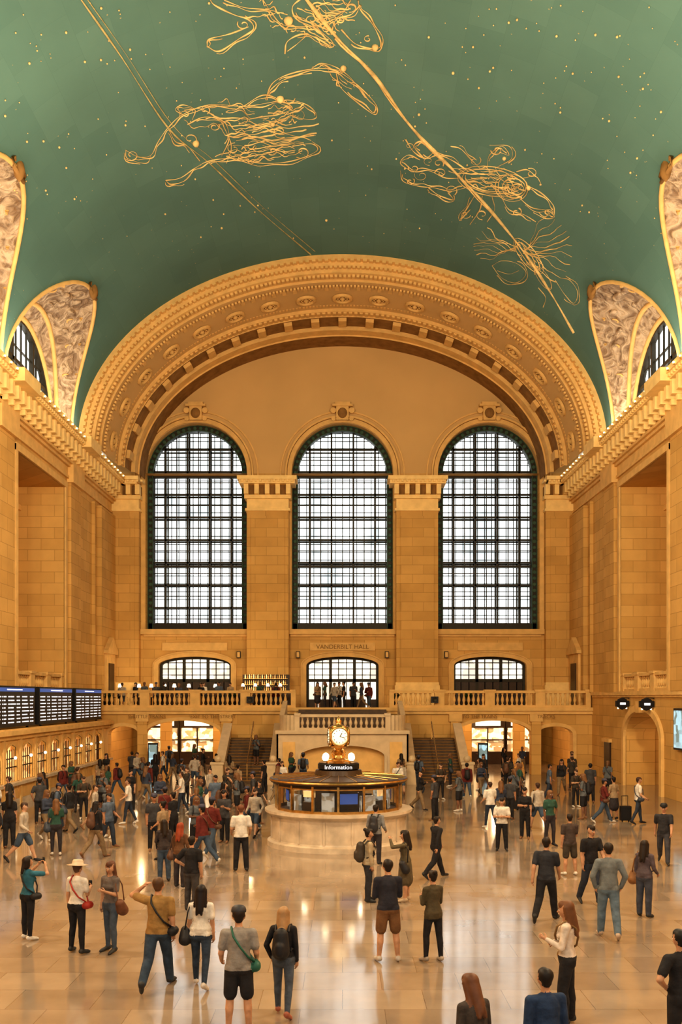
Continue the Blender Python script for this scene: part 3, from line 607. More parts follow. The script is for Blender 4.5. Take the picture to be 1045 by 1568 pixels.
OPC=[50.3-11.5*k for k in range(5)]
for s,f,nm in((-1,fL,'left'),(1,fR,'right')):
    mb=MB()
    wall(mb,f,-6,66,5.1,19.6,[(c,4.,5.1,16.5,0) for c in OPC],2.8,0)
    if s>0: wall(mb,f,-6,66,0,5.1,[(c,3.,0,2.7,1.4) for c in OPC],1.6,0)
    else: wall(mb,f,-6,66,0,5.1,[],1,0)
    mb.fbox(f,-6,57,5.1,17,2.8,3.0,0); mb.fbox(f,-6,57,4.9,5.1,.02,3,0)
    mb.fbox(f,-6,60.2,4.92,5.12,-.16,.01,1); mb.fbox(f,-6,60.2,4.8,4.92,-.08,.01,1)
    for c in OPC:
        mb.fbox(f,c-2.6,c+2.6,6.2,14.5,2.65,2.8,0); mb.fbox(f,c-4,c+4,15.2,15.5,2.4,2.8,1)
    mb.build('wall_'+nm,['stone','trim'])
    if s>0:
        for c in OPC[:2]:
            p=MB(); p.fbox(f,c-3.4,c+3.4,0,4.6,6,6.2,0); p.fbox(f,c-3.4,c-3.2,0,4.6,1.6,6,0); p.fbox(f,c+3.2,c+3.4,0,4.6,1.6,6,0); p.fbox(f,c-3.4,c+3.4,4.4,4.6,1.6,6,0)
            for k in(-1.6,0,1.6): p.fbox(f,c+k-.65,c+k+.65,0,2.4,5.8,6,1); p.fbox(f,c+k-.5,c+k+.5,.9,2.2,5.75,5.82,2)
            p.build('track_passage',['stone','wood','warmglass'])
            t=MB(); archband(t,f,(c,3.,0,2.7,1.4),.35,-.15,.02,0); t.fbox(f,c-.3,c+.3,4.0,4.6,-.3,.02,0); t.build('trim_passage_arch',['trim'])
    t=MB()
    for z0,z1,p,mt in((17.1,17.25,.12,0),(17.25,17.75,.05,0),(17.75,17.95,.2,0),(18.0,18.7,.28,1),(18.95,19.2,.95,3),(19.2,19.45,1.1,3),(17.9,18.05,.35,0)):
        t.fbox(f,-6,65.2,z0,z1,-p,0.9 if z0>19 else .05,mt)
    y=-5.5
    while y<64.6:
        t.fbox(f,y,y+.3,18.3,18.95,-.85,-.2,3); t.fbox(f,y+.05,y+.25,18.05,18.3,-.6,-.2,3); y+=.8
    y=-5.8
    while y<65:
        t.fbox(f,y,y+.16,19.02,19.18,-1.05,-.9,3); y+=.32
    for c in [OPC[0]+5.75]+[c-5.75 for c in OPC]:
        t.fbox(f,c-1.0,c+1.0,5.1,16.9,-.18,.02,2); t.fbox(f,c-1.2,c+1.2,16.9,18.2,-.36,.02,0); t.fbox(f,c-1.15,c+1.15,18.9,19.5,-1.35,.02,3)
    t.fbox(f,61.5,65.2,5.1,16.9,-.3,.02,2); t.fbox(f,60.2,60.4,5.1,16.9,-.2,.02,2)
    for c in OPC:
        for a,b_ in [(c-4.3,c-4),(c+4,c+4.3)]: t.fbox(f,a,b_,5.1,16.8,-.1,.02,0)
        t.fbox(f,c-4.3,c+4.3,16.5,16.85,-.12,.02,0)
    t.build('trim_cornice_'+nm,['trim','trimdark','stone','trimlit'])
    l=MB(); y=-5
    while y<64.5:
        l.sph((s*(A-1.16),y,19.3),.055,8,5,0); l.lathe([(.05,0),(.04,.06)],(s*(A-1.14),y,19.2),6,1); y+=.8
    l.build('cornice_lights_'+nm,['bulb','brass'],smooth=True)
    d=MB(); d.fbox(f,62.2,64.6,4.05,7.6,-.45,.02,0); d.fbox(f,62.7,64.1,4.05,7.0,-.5,-.44,1); d.fbox(f,62.0,64.8,7.6,7.8,-.6,.02,0)
    d.add([f(62.0,7.8,-.6),f(64.8,7.8,-.6),f(63.4,8.7,-.6),f(62.0,7.8,0),f(64.8,7.8,0),f(63.4,8.7,0)],[(0,1,2),(0,2,5,3),(2,1,4,5)],0)
    d.build('door_%d'%(5 if s>0 else 4),['trim','wood'])

BAL=[(.075,0),(.075,.06),(.04,.1),(.095,.28),(.09,.36),(.04,.58),(.07,.66),(.075,.72)]
def balustrade(mb,p0,p1,z0,h=1.05,sp=.3,ped=3.2,mat=0):
    p0=Vector((*p0,0)); p1=Vector((*p1,0)); L_=(p1-p0).length; d=(p1-p0)/L_; nrm=Vector((-d.y,d.x,0))
    def seg(a,b,hw,za,zb):
        q=[p0+d*a-nrm*hw,p0+d*b-nrm*hw,p0+d*b+nrm*hw,p0+d*a+nrm*hw]
        vs=[(v.x,v.y,za) for v in q]+[(v.x,v.y,zb) for v in q]
        mb.add(vs,[(0,3,2,1),(4,5,6,7),(0,1,5,4),(1,2,6,5),(2,3,7,6),(3,0,4,7)],mat)
    seg(0,L_,.16,z0,z0+.14); seg(0,L_,.17,z0+h-.16,z0+h)
    n=max(1,round(L_/ped))
    for k in range(n+1):
        a=L_*k/n; seg(max(0,a-.3),min(L_,a+.3),.2,z0,z0+h+.02); seg(max(0,a-.36),min(L_,a+.36),.25,z0+h-.08,z0+h+.06)
    sc=(h-.3)/.72
    k=.15
    while k<L_:
        if min(abs(k-L_*j/n) for j in range(n+1))>.36:
            p=p0+d*k; mb.lathe([(r,z*sc) for r,z in BAL],(p.x,p.y,z0+.14),8,mat,caps=False)
        k+=sp
mb=MB(); balustrade(mb,(-15.4,60.6),(-2.9,60.6),4.17); balustrade(mb,(2.9,60.6),(15.4,60.6),4.17)
mb.build('balustrade_east_balcony',['trim'])
for s in(-1,1):
    mb=MB()
    for c in OPC[:3]: balustrade(mb,(s*15.75,c-3.98),(s*15.75,c+3.98),5.12,.95,ped=2.7)
    mb.build('balustrade_side_gallery',['trim'])

mb=MB(); mb.box(-A,A,60.5,D,3.85,4.05,0); mb.box(-A,A,60.25,60.8,3.95,4.17,1); mb.box(-A,A,60.35,60.6,3.75,3.95,1)
POP=[(-9.9,2.35,0,2.5,.85),(-13.6,.95,0,2.5,.5),(9.4,2.35,0,2.5,.85),(13.2,1.1,0,2.5,.5)]
wall(mb,fB,-A,A,0,3.85,POP,.8,2)
for op in POP: archband(mb,fB,op,.22,-.08,.02,1)
for x in(-12.4,-7.2,7.0,12.0): mb.box(x-.3,x+.3,60.3,60.5,0,3.75,2); mb.box(x-.4,x+.4,60.25,60.5,3.3,3.75,1)
mb.build('balcony_east',['stone','trim','stone'])
for x in(-5.7,5.7):
    k=MB(); k.box(x-.22,x+.22,60.1,60.34,4.45,4.85,0); k.lathe([(.15,0),(.13,.03),(.04,.01)],(x,60.1,4.65),14,1,R=Matrix.Rotation(pi/2,3,'X')); k.build('loudspeaker',['black','bronze'])
mb=MB(); mb.box(-15.4,15.4,77,77.2,0,3.85,0); mb.box(-15.4,-15.2,61.3,77,0,3.85,0); mb.box(15.2,15.4,61.3,77,0,3.85,0); mb.box(-15.4,15.4,66.0,77,3.7,3.84,0)
for s in(-1,1):
    mb.box(s*6.4-.2,s*6.4+.2,61.3,77,0,3.7,0)
    for x in(8.4,12.): mb.box(s*x-.35,s*x+.35,66,66.7,0,3.7,0)
mb.build('passage_hall',['stone'])
for s in(-1,1):
    for k,x in enumerate((7.9,10.45,13.0)):
        sh=MB(); sh.box(s*x-1.15,s*x+1.15,70.2,70.4,.3,2.6,0); sh.box(s*x-1.25,s*x+1.25,70,70.4,2.6,3.5,1); sh.box(s*x-1.25,s*x-1.15,70,70.4,0,2.6,1); sh.box(s*x+1.15,s*x+1.25,70,70.4,0,2.6,1)
        sh.box(s*x-.9,s*x+.9,69.95,70,2.75,3.2,2)
        sh.box(s*x-1.15,s*x+1.15,70,70.4,0,.9,1); sh.box(s*x-.04,s*x+.04,70.05,70.2,.3,2.6,1); sh.box(s*x-1.15,s*x+1.15,70.02,70.2,1.7,1.78,1)
        sh.build('storefront',['shop','wood','paleglass'])
for s in(-1,1):
    k=MB(); x=11.6*s if s<0 else 8.6
    k.box(x-.3,x+.3,59.6,59.75,.15,2.0,0); k.box(x-.24,x+.24,59.58,59.6,.5,1.9,1); k.box(x-.35,x+.35,59.5,59.85,0,.15,0); k.build('information_totem',['black','ad'])

def stair(name):
    mb=MB(); n=15; rs=2.3/n; tr=.28
    for s in(-1,1):
        xa,xb=sorted((s*4.0,s*6.7))
        for k in range(n):
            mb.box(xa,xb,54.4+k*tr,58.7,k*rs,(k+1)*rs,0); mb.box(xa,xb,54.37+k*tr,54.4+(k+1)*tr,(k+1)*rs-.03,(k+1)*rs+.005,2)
        xa,xb=sorted((s*2.8,s*7.0)); mb.box(xa,xb,58.6,60.4,0,2.3,0)
        for x in(3.85,6.9):
            X=s*x
            def para(dx,zb,zt,mt):
                P_=[(54.0,zb),(54.5,zb),(58.7,zb+2.3),(58.7,zt+2.3),(54.5,zt+.1),(54.0,zt)]
                if zb<=0: P_=[(54.0,0),(58.7,0),(58.7,zt+2.3),(56.6,zt+1.2),(54.5,zt+.1),(54.0,zt)]
                vs=[(X-dx,a,b_) for a,b_ in P_]+[(X+dx,a,b_) for a,b_ in P_]; n_=len(P_)
                mb.add(vs,[tuple(range(n_)),tuple(range(2*n_-1,n_-1,-1))]+[(i,(i+1)%n_,(i+1)%n_+n_,i+n_) for i in range(n_)],mt)
            para(.18,0,.8,1); para(.26,.8,.95,1)
            mb.box(X-.32,X+.32,53.6,54.2,0,1.1,1); mb.box(X-.38,X+.38,53.54,54.26,1.1,1.22,1); mb.sph((X,53.9,1.4),.2,12,8,1)
        mb.box(s*5.35-.03,s*5.35+.03,54.6,54.66,.1,1.05,3)
        mb.tube([(s*5.35,54.6,1.05),(s*5.35,58.6,3.35)],.035,8,3); mb.box(s*5.35-.03,s*5.35+.03,58.5,58.56,2.3,3.3,3)
    f=lambda u,z,d:(u,54.6+d,z)
    wall(mb,f,-3.7,3.7,0,2.75,[(0,2.35,0.3,1.5,.6)],.5,1)
    mb.fbox(f,-2.4,2.4,.2,2.2,.5,.6,4); archband(mb,f,(0,2.35,.3,1.5,.6),.15,-.08,.02,1); mb.fbox(f,-.2,.2,2.05,2.5,-.14,.02,1)
    for x in(-3.0,3.0): mb.fbox(f,x-.35,x+.35,.3,2.3,-.05,.02,5)
    mb.box(-3.7,-3.6,54.6,58.7,0,2.75,1); mb.box(3.6,3.7,54.6,58.7,0,2.75,1)
    mb.box(-3.75,3.75,54.4,58.7,2.75,2.95,1)
    for k in range(7): mb.box(-2.7,2.7,57.2+k*.45,60.6,2.9,2.95+(k+1)*.157,0)
    balustrade(mb,(-2.7,54.65),(2.7,54.65),2.95,.9,mat=1,ped=5.4)
    for s in(-1,1):
        pts=[(s*(2.7+.75*math.sin(a)),54.65+.9*(1-math.cos(a))) for a in np.linspace(0,pi/2,7)]+[(s*3.45,58.6)]
        for (xa,ya),(xb,yb) in zip(pts[:-1],pts[1:]):
            d=Vector((xb-xa,yb-ya,0)).normalized(); nn=Vector((-d.y,d.x,0))*.14
            za=3.8;zb=3.8 if yb<58 else 4.6
            q=[Vector((xa,ya,0))-nn,Vector((xb,yb,0))-nn,Vector((xb,yb,0))+nn,Vector((xa,ya,0))+nn]
            vs=[(v.x,v.y,2.75) for v in q]+[(q[0].x,q[0].y,za),(q[1].x,q[1].y,zb),(q[2].x,q[2].y,zb),(q[3].x,q[3].y,za)]
            mb.add(vs,[(0,3,2,1),(4,5,6,7),(0,1,5,4),(1,2,6,5),(2,3,7,6),(3,0,4,7)],1)
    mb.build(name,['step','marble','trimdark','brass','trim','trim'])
stair('grand_staircase')

fT=lambda u,z,d:(-14.5-d,u,z)
mb=MB(); cs=[38.3+2.15*k for k in range(10)]
wall(mb,fT,20,60.3,0,2.95,[(c,.85,1.1,2.1,.6) for c in [38.3-2.15*k for k in range(8,0,-1)]+cs],.12,0)
mb.fbox(fT,20,60.3,2.95,3.15,-.15,.95,1); mb.fbox(fT,20,60.3,3.15,3.35,-.35,.95,1); mb.fbox(fT,20,60.3,.95,1.08,-.3,.1,3); mb.fbox(fT,20,60.3,0,.3,-.08,.1,3)
mb.fbox(fT,20,60.3,3.35,3.42,-.2,.95,1)
for c in [38.3-2.15*k for k in range(8,0,-1)]+cs:
    archband(mb,fT,(c,.85,1.1,2.1,.6),.1,-.06,.02,1)
    mb.fbox(fT,c+.96,c+1.19,0,2.95,-.12,.02,1)
    for k in range(1,6): mb.fbox(fT,c-.85+.283*k-.012,c-.85+.283*k+.012,1.1,2.5,.04,.07,2)
    mb.fbox(fT,c-.85,c+.85,1.7,1.75,.03,.08,2); mb.fbox(fT,c-.85,c+.85,2.08,2.13,.03,.08,2)
    mb.fbox(fT,c-.95,c+.95,1.05,2.9,.3,.33,4)
    mb.sph((-14.3,c,2.15),.07,10,8,5); mb.tube([(-14.3,c,2.23),(-14.3,c,2.62),(-14.5,c,2.75)],.014,6,2)
mb.build('ticket_counter',['trim','trim','bronze','kmarble','warmglass','globe'])
for y0 in(52.6,46.3,40.0,33.7):
    mb=MB(); y1=y0+5.6
    mb.fbox(fT,y0,y1,3.5,5.3,-.1,.2,0); mb.fbox(fT,y0+.08,y1-.08,5.05,5.22,-.115,-.1,2)
    mb.fbox(fT,y0+1.8,y1-1.8,5.11,5.16,-.12,-.114,1)
    for e in(y0+.6,y1-.7): mb.fbox(fT,e,e+.1,3.42,3.5,.0,.1,0)
    for cidx in range(3):
        a=y0+.15+cidx*1.83
        for r_ in range(8):
            z=4.8-r_*.16
            for o_,w_ in((0,.16),(.24,random.uniform(.4,.7)),(1.1,.1),(1.3,random.uniform(.15,.28))):
                mb.fbox(fT,a+o_,a+o_+w_,z,z+.05,-.112,-.1,1)
    for z in(3.5,5.26): mb.fbox(fT,y0,y1,z,z+.04,-.14,-.1,3)
    mb.build('departure_board',['black','white','blue','bronze'])
for y in(52.6,48.4):
    mb=MB(); x=15.5
    mb.box(x-.75,x-.05,y-.12,y+.12,4.3,4.62,0); mb.lathe([(.30,-.14),(.34,0),(.30,.14)],(x-.4,y,4.46),8,0,R=Matrix.Rotation(pi/2,3,'X'))
    mb.box(x-.55,x-.25,y-.15,y-.14,4.4,4.52,2); mb.tube([(x-.02,y,4.75),(x-.4,y,4.78),(x-.4,y,4.62)],.025,6,3)
    for s in(-1,1): mb.sph((x-.4+s*.22,y,4.22),.05,8,6,1)
    mb.build('track_sign',['black','globe','white','bronze'])
mb=MB(); mb.fbox(fR,42.4,44.9,2.4,4.3,-.25,-.01,0); mb.fbox(fR,42.5,44.8,2.5,4.2,-.27,-.25,1); mb.build('advert_screen',['black','ad'])
mb=MB(); mb.fbox(fR,56.2,57.4,.0,2.2,-.1,.02,1); mb.fbox(fR,56.05,57.55,2.2,2.4,-.2,.02,0); mb.build('door_6',['trim','wood'])

for i,(x,y) in enumerate([(-13.2,63.2),(-11.6,63.6),(-9.9,62.8),(-8.3,63.6),(-14.3,62.6),(-10.8,62.6),(-12.3,62.7)]):
    mb=MB(); mb.lathe([(.3,0),(.28,.04),(.04,.06),(.04,.72),(.5,.72),(.5,.76)],(x,y,4.05),16,0); mb.lathe([(.06,.76),(.02,.8),(.02,1.4)],(x,y,4.05),8,1); mb.lathe([(.13,1.4),(.08,1.62)],(x,y,4.05),12,2); mb.build('restaurant_table_with_lamp',['wood','brass','globe'])
for x,y in((-14.9,61.8),(-7.0,61.6),(3.4,61.5),(8.0,61.9)):
    mb=MB(); rr=random.Random(int(x*10)); mb.lathe([(.2,0),(.26,.45),(.28,.5),(.22,.5),(.2,.44)],(x,y,4.05),16,0)
    for k in range(22):
        a=rr.uniform(0,6.28); h=rr.uniform(.4,.9); ro=rr.uniform(.2,.45)
        mb.tube([(x,y,4.5),(x+ro*.5*math.cos(a),y+ro*.5*math.sin(a),4.5+h*.8),(x+ro*math.cos(a),y+ro*math.sin(a),4.5+h*.75)],[.015,.05,.006],5,1)
    mb.build('potted_plant',['bronze','leaf'])
mb=MB(); mb.box(-6.9,-3.2,62.3,63.0,4.05,5.15,0); mb.box(-7.0,-3.1,62.2,63.1,5.15,5.22,1)
mb.box(-6.6,-3.5,64.3,64.6,4.05,6.3,0)
for r_ in range(3):
    mb.box(-6.5,-3.6,64.0,64.35,5.2+r_*.4,5.23+r_*.4,1)
    for k in range(20): mb.lathe([(.04,0),(.04,.18),(.015,.24),(.015,.3)],(-6.4+k*.14,64.15,5.23+r_*.4),6,2+(k%2))
for x in(-6.4,-5.6,-4.8,-4.0): mb.lathe([(.12,0),(.07,.18)],(x,62.65,5.5),10,4); mb.lathe([(.015,0),(.015,.28)],(x,62.65,5.22),6,1)
mb.build('bar_counter',['wood','brass','warmglass','brass','globe'])
for x in(-7.0,-3.0,3.0,7.0):
    mb=MB(); mb.box(x-.1,x+.1,D-.14,D-.01,7.5,7.85,0); mb.box(x-.13,x+.13,D-.4,D-.14,7.45,7.9,0); mb.box(x-.09,x+.09,D-.42,D-.4,7.5,7.85,1); mb.build('wall_sconce',['bronze','trim'])

KX,KY=-.13,32.1
kk=empty('information_kiosk',(KX,KY,0))
mb=MB()
mb.lathe([(2.34,0),(2.34,.16),(2.24,.2),(2.22,.25),(2.22,.95),(2.26,1.0),(2.34,1.04),(2.42,1.1),(2.42,1.18),(2.0,1.18)],(0,0,0),48,0,caps=False)
for k in range(16):
    a=2*pi*(k+.5)/16; R=Matrix.Rotation(a,3,'Z'); p=R@Vector((2.22,0,.6)); rbox(mb,p,R,.025,.03,.36,0)
mb.build('counter_base',['kmarble'],parent=kk)
mb=MB(); nb=16
for k in range(nb):
    a=2*pi*k/nb; a2=2*pi*(k+1)/nb; r_=2.05
    p=Vector((r_*math.cos(a),r_*math.sin(a),0)); q=Vector((r_*math.cos(a2),r_*math.sin(a2),0)); mid=(p+q)/2; R=Matrix.Rotation((a+a2)/2,3,'Z'); hl=(q-p).length/2
    rbox(mb,(p.x,p.y,1.6),Matrix.Rotation(a,3,'Z'),.04,.035,.44,0)
    rbox(mb,(mid.x,mid.y,1.22),R,.035,hl,.04,0); rbox(mb,(mid.x,mid.y,1.93),R,.03,hl,.02,0)
    rbox(mb,(mid.x,mid.y,1.57),R,.006,hl-.03,.34,1)
    rbox(mb,(mid.x,mid.y,2.0),R,.03,hl,.05,2)
    inn=mid*.82
    t=k%4
    if t==0: rbox(mb,(inn.x,inn.y,1.62),R,.04,.32,.2,2); rbox(mb,(inn.x*1.03,inn.y*1.03,1.62),R,.01,.28,.16,3)
    elif t==1: rbox(mb,(inn.x,inn.y,1.45),R,.05,.28,.25,4)
    elif t==2: rbox(mb,(inn.x,inn.y,1.35),R,.1,.2,.15,2); rbox(mb,(inn.x,inn.y,1.75),R,.02,.22,.1,5)
    else: rbox(mb,(inn.x,inn.y,1.5),R,.04,.2,.3,4)
mb.lathe([(.85,.2),(.85,2.05)],(0,0,0),16,2); mb.lathe([(1.95,1.14),(1.95,1.17),(.8,1.17)],(0,0,0),32,6,caps=False)
mb.build('booth',['brass','glass','wood','blue','poster','warmglass','wood'],parent=kk)
mb=MB(); mb.lathe([(1.9,2.02),(2.22,2.05),(2.26,2.1),(2.26,2.17),(2.18,2.2),(.8,2.27),(.75,2.42),(.02,2.42)],(0,0,0),48,0,caps=False); mb.lathe([(2.27,2.1),(2.29,2.13),(2.27,2.16)],(0,0,0),48,1,caps=False)
mb.lathe([(2.2,2.04),(.02,2.04)],(0,0,0),32,0,caps=False)
for k in range(24):
    a=2*pi*k/24; mb.tube([(.8*math.cos(a),.8*math.sin(a),2.28),(2.2*math.cos(a),2.2*math.sin(a),2.205)],.015,5,1)
mb.build('roof',['wood','brass'],parent=kk)
mb=MB(); mb.lathe([(.62,2.42),(.68,2.46),(.68,2.62),(.62,2.66),(.02,2.66)],(0,0,0),24,0)
mb.lathe([(.66,2.66),(.5,2.7),(.3,2.72),(.2,2.8),(.14,2.9),(.2,2.98),(.12,3.06),(.16,3.12),(.26,3.16),(.26,3.2),(.12,3.24)],(0,0,0),20,1)
for k in range(4):
    a=pi/4+k*pi/2; c_=math.cos(a);s_=math.sin(a)
    mb.tube([(.3*c_,.3*s_,2.72),(.5*c_,.5*s_,2.7),(.6*c_,.6*s_,2.74)],[.04,.035,.03],8,1); mb.lathe([(.05,0),(.08,.04)],(.6*c_,.6*s_,2.7),8,1); mb.sph((.6*c_,.6*s_,2.84),.11,14,10,2)
    mb.tube([(.22*c_,.22*s_,2.8),(.3*c_,.3*s_,2.95),(.2*c_,.2*s_,3.1)],[.03,.04,.02],8,1)
mb.build('lamp_pedestal',['black','brass','globe'],smooth=False,parent=kk)
mb=MB(); mb.sph((0,0,3.52),.34,24,16,0)
for k in range(4):
    a=k*pi/2+.12; ax=Vector((math.sin(a),-math.cos(a),0)); R=ax.to_track_quat('Z','Y').to_matrix(); c=Vector((0,0,3.52))+ax*.2
    mb.lathe([(.28,-.02),(.32,.05),(.335,.10),(.30,.14),(.265,.12)],c,32,0,R=R,caps=False); mb.lathe([(.268,.11),(.2,.135),(.02,.15)],c,32,1,R=R)
    up_=Vector((0,0,1)); sd=up_.cross(ax)
    for h in range(12):
        w=h*pi/6; p=c+ax*.145+(up_*math.cos(w)+sd*math.sin(w))*.205; mb.sph(p,.016,6,4,2)
    mb.tube([c+ax*.165,c+ax*.155+(up_*.12+sd*.08)],.013,5,2); mb.tube([c+ax*.165,c+ax*.155+(up_*-.05+sd*.18)],.010,5,2)
mb.lathe([(.02,3.16),(.2,3.2),(.24,3.26),(.02,3.3)],(0,0,0),16,0)
mb.lathe([(.3,3.76),(.24,3.86),(.12,3.9),(.08,3.96),(.11,4.02),(.05,4.08),(.01,4.18)],(0,0,0),16,0)
mb.build('four_faced_clock',['brass','dial','black'],smooth=True,parent=kk)
def text(body,loc,size,mat,rot=(pi/2,0,0),parent=None,name='lettering'):
    c=bpy.data.curves.new(name,'FONT'); c.body=body; c.size=size; c.align_x='CENTER'; c.align_y='CENTER'; c.extrude=.006
    c.materials.append(M[mat]); o=bpy.data.objects.new(name,c); COL.objects.link(o); o.location=loc; o.rotation_euler=rot
    if parent: o.parent=parent
    return o
text('Information',(0,-.70,2.54),.19,'white',parent=kk)
lp=empty('carved_wall_lettering',(0,0,0))
text('VANDERBILT HALL',(0,D-.12,8.2),.42,'trimdark',parent=lp); text('SHUTTLE TRAINS',(-12.1,60.24,3.6),.3,'trimdark',parent=lp)
text('EXIT TO THE STREET',(-8,60.24,3.6),.3,'trimdark',parent=lp); text('TRACKS',(12.6,60.24,3.6),.3,'trimdark',parent=lp); text('TO THE TRAINS',(8.5,60.24,3.6),.3,'trimdark',parent=lp)

for x,y in((10.95,37.7),(7.35,41.6)):
    mb=MB(); mb.box(x-.2,x+.2,y-.13,y+.13,.05,.6,0); mb.box(x-.17,x+.17,y-.15,y+.15,.1,.55,0)
    for a in(-.12,.12): mb.tube([(x+a,y+.1,.6),(x+a,y+.1,.98)],.012,6,1); mb.lathe([(.03,-.02),(.03,.02)],(x+a,y,.03),8,1,R=Matrix.Rotation(pi/2,3,'Y'))
    mb.tube([(x-.12,y+.1,.98),(x+.12,y+.1,.98)],.016,6,1); mb.build('suitcase',['black','bronze'])

# ------------------------------------------------------------------ ceiling mural (gilded line figures fixed on the vault surface)
def vp(a,b,off=.02):
    lo,hi=10.,56.9
    for _ in range(40):
        y=(lo+hi)/2; x=a*y; z=4.8+b*y
        ins=(x/(A-off))**2+((z-Z0)/(B-off))**2<1 or z<Z0
        if ins: lo=y
        else: hi=y
    return (a*lo,lo,4.8+b*lo)
def cat(pts,n=6):
    P_=[np.array(p,float) for p in pts]
    P_=[2*P_[0]-P_[1]]+P_+[2*P_[-1]-P_[-2]]
    out=[]
    for i in range(1,len(P_)-2):
        for k in range(n):
            t=k/n; p0,p1,p2,p3=P_[i-1:i+3]
            out.append(.5*((2*p1)+(-p0+p2)*t+(2*p0-5*p1+4*p2-p3)*t*t+(-p0+3*p1-3*p2+p3)*t**3))
    out.append(P_[-2]); return out
def dbl(st,off=5,seed=1):
    rr=random.Random(seed+len(st)); out=[]; n=len(st); ph=rr.uniform(0,6)
    for i,p in enumerate(st):
        a=np.array(st[max(0,i-1)],float); b_=np.array(st[min(n-1,i+1)],float); t=b_-a; l=np.hypot(*t)+1e-6
        out.append(np.array(p,float)+np.array((-t[1],t[0]))/l*(off+2*math.sin(ph+i*.9)))
    a=int(rr.uniform(0,.25)*n); b_=int(rr.uniform(.6,.95)*n); return out[a:b_] if b_-a>2 else out
def mural(name,strokes,r,mat,double=True):
    c=bpy.data.curves.new(name,'CURVE'); c.dimensions='3D'; c.bevel_depth=r; c.bevel_resolution=1; c.materials.append(M[mat])
    rr=random.Random(len(strokes)); ex=[]
    if double:
        for k,s_ in enumerate(strokes):
            if len(s_)>14: ex.append(dbl(s_,4.5,k))
    for st in list(strokes)+ex:
        pts=[vp((u-703)/2000,(1430-v)/2000) for u,v in st]
        sp=c.splines.new('POLY'); sp.points.add(len(pts)-1); w0=rr.uniform(.55,1.35); ph=rr.uniform(0,6)
        for i,p in enumerate(pts): sp.points[i].co=(*p,1); sp.points[i].radius=w0*(1+.45*math.sin(ph+i*.7))
    o=bpy.data.objects.new(name,c); COL.objects.link(o); return o
def wavy(x0,y0,x1,y1,amp,n,ph):
    pts=[]
    for k in range(n):
        t=k/(n-1); nx,ny=-(y1-y0),(x1-x0); l=math.hypot(nx,ny); w=amp*math.sin(ph+t*7)+amp*.5*math.sin(ph*2+t*15)
        pts.append((x0+(x1-x0)*t+nx/l*w,y0+(y1-y0)*t+ny/l*w))
    return pts
def hatch(cx,cy,L_,W_,ang,n,amp=5,seed=0):
    rr=random.Random(seed); out=[]; ca,sa=math.cos(ang),math.sin(ang)
    for k in range(n):
        o_=(k/(n-1)-.5)*W_; h=L_/2*math.sqrt(max(.1,1-(2*o_/W_)**2*.8))*rr.uniform(.35,.95); sh=rr.uniform(-.25,.25)*L_
        a=(cx+ca*(sh-h)-sa*o_,cy+sa*(sh-h)+ca*o_); b_=(cx+ca*(sh+h)-sa*o_,cy+sa*(sh+h)+ca*o_); out.append(wavy(*a,*b_,amp,14,rr.uniform(0,6)))
    return out
def curls(pts,r,seed):
    rr=random.Random(seed); out=[]
    for x,y in pts:
        a0=rr.uniform(0,6); sg=rr.choice((-1,1)); R_=r*rr.uniform(.6,1.2)
        out.append([(x+R_*(1-t*.75)*math.cos(a0+sg*t*6.5),y+R_*.8*(1-t*.75)*math.sin(a0+sg*t*6.5)) for t in np.linspace(0,1,14)])
    return out
def oval(cx,cy,rx,ry,ang=0,n=20):
    return [(cx+rx*math.cos(t)*math.cos(ang)-ry*math.sin(t)*math.sin(ang),cy+rx*math.cos(t)*math.sin(ang)+ry*math.sin(t)*math.cos(ang)) for t in np.linspace(0,2*pi,n+1)]
EC=cat([(622,-10),(690,75),(770,158),(846,262),(930,348),(1010,435),(1085,530),(1130,600),(1178,682)])
mural('ecliptic_band',[EC,dbl(EC,3,2)],.05,'gold',double=False)
EQ=cat([(160,-10),(250,118),(345,262),(430,335),(530,430),(638,522)])
mural('celestial_equator_line',[EQ,[p+np.array((9,-6)) for p in EQ]],.022,'golddim',double=False)
st=[oval(1010,372,72,30,.15),oval(1010,372,62,24,.15),oval(1050,385,34,28,.2),oval(1055,386,24,20,.2),oval(1062,388,13,11,0)]
st+=hatch(1000,366,120,44,.15,16,3,1)+hatch(1050,385,50,36,.6,8,2,4)
for L_ in([(960,350),(930,330),(900,318),(875,325),(850,312),(832,285)],[(950,365),(915,365),(880,350),(850,352),(822,335),(838,318),(862,328)],[(955,385),(925,392),(890,385),(860,382),(828,372),(822,350)],
    [(870,325),(850,300),(866,290),(890,305),(900,318)],[(880,385),(900,400),(930,410),(920,395)],
    [(985,345),(965,325),(945,305),(925,300)],[(1000,343),(1005,318),(1030,300),(1045,318),(1025,312)],[(1020,343),(1050,325),(1045,300),(1005,298)],[(975,400),(960,425),(945,450),(965,430)],[(990,402),(985,430),(965,460)],
    [(1010,403),(1015,430),(1000,455)],[(1030,405),(1045,430),(1075,440),(1100,455)],[(1060,400),(1090,425),(1125,432),(1138,445),(1120,448),(1095,436)],[(1080,380),(1110,395),(1135,420),(1138,440)],[(1075,365),(1100,362),(1112,380)],[(1060,352),(1082,348),(1100,362)]):
    st.append(cat(L_))
st+=curls([(840,300),(850,345),(842,372),(880,330),(905,355),(925,390),(1020,308),(1125,436),(955,440),(1090,355),(975,330),(865,360),(900,335),(990,440),(1060,435)],13,3)
mural('constellation_crab',st,.02,'gold')
st=[]
for k in range(11):
    a=-1.1+.2*k; st.append(wavy(1075,515,1075+100*math.cos(a),515+85*math.sin(a),4,10,k))
for k in range(8):
    a=pi-.6+.2*k; st.append(wavy(1060,512,1060+88*math.cos(a),505+50*math.sin(a),4,10,k))
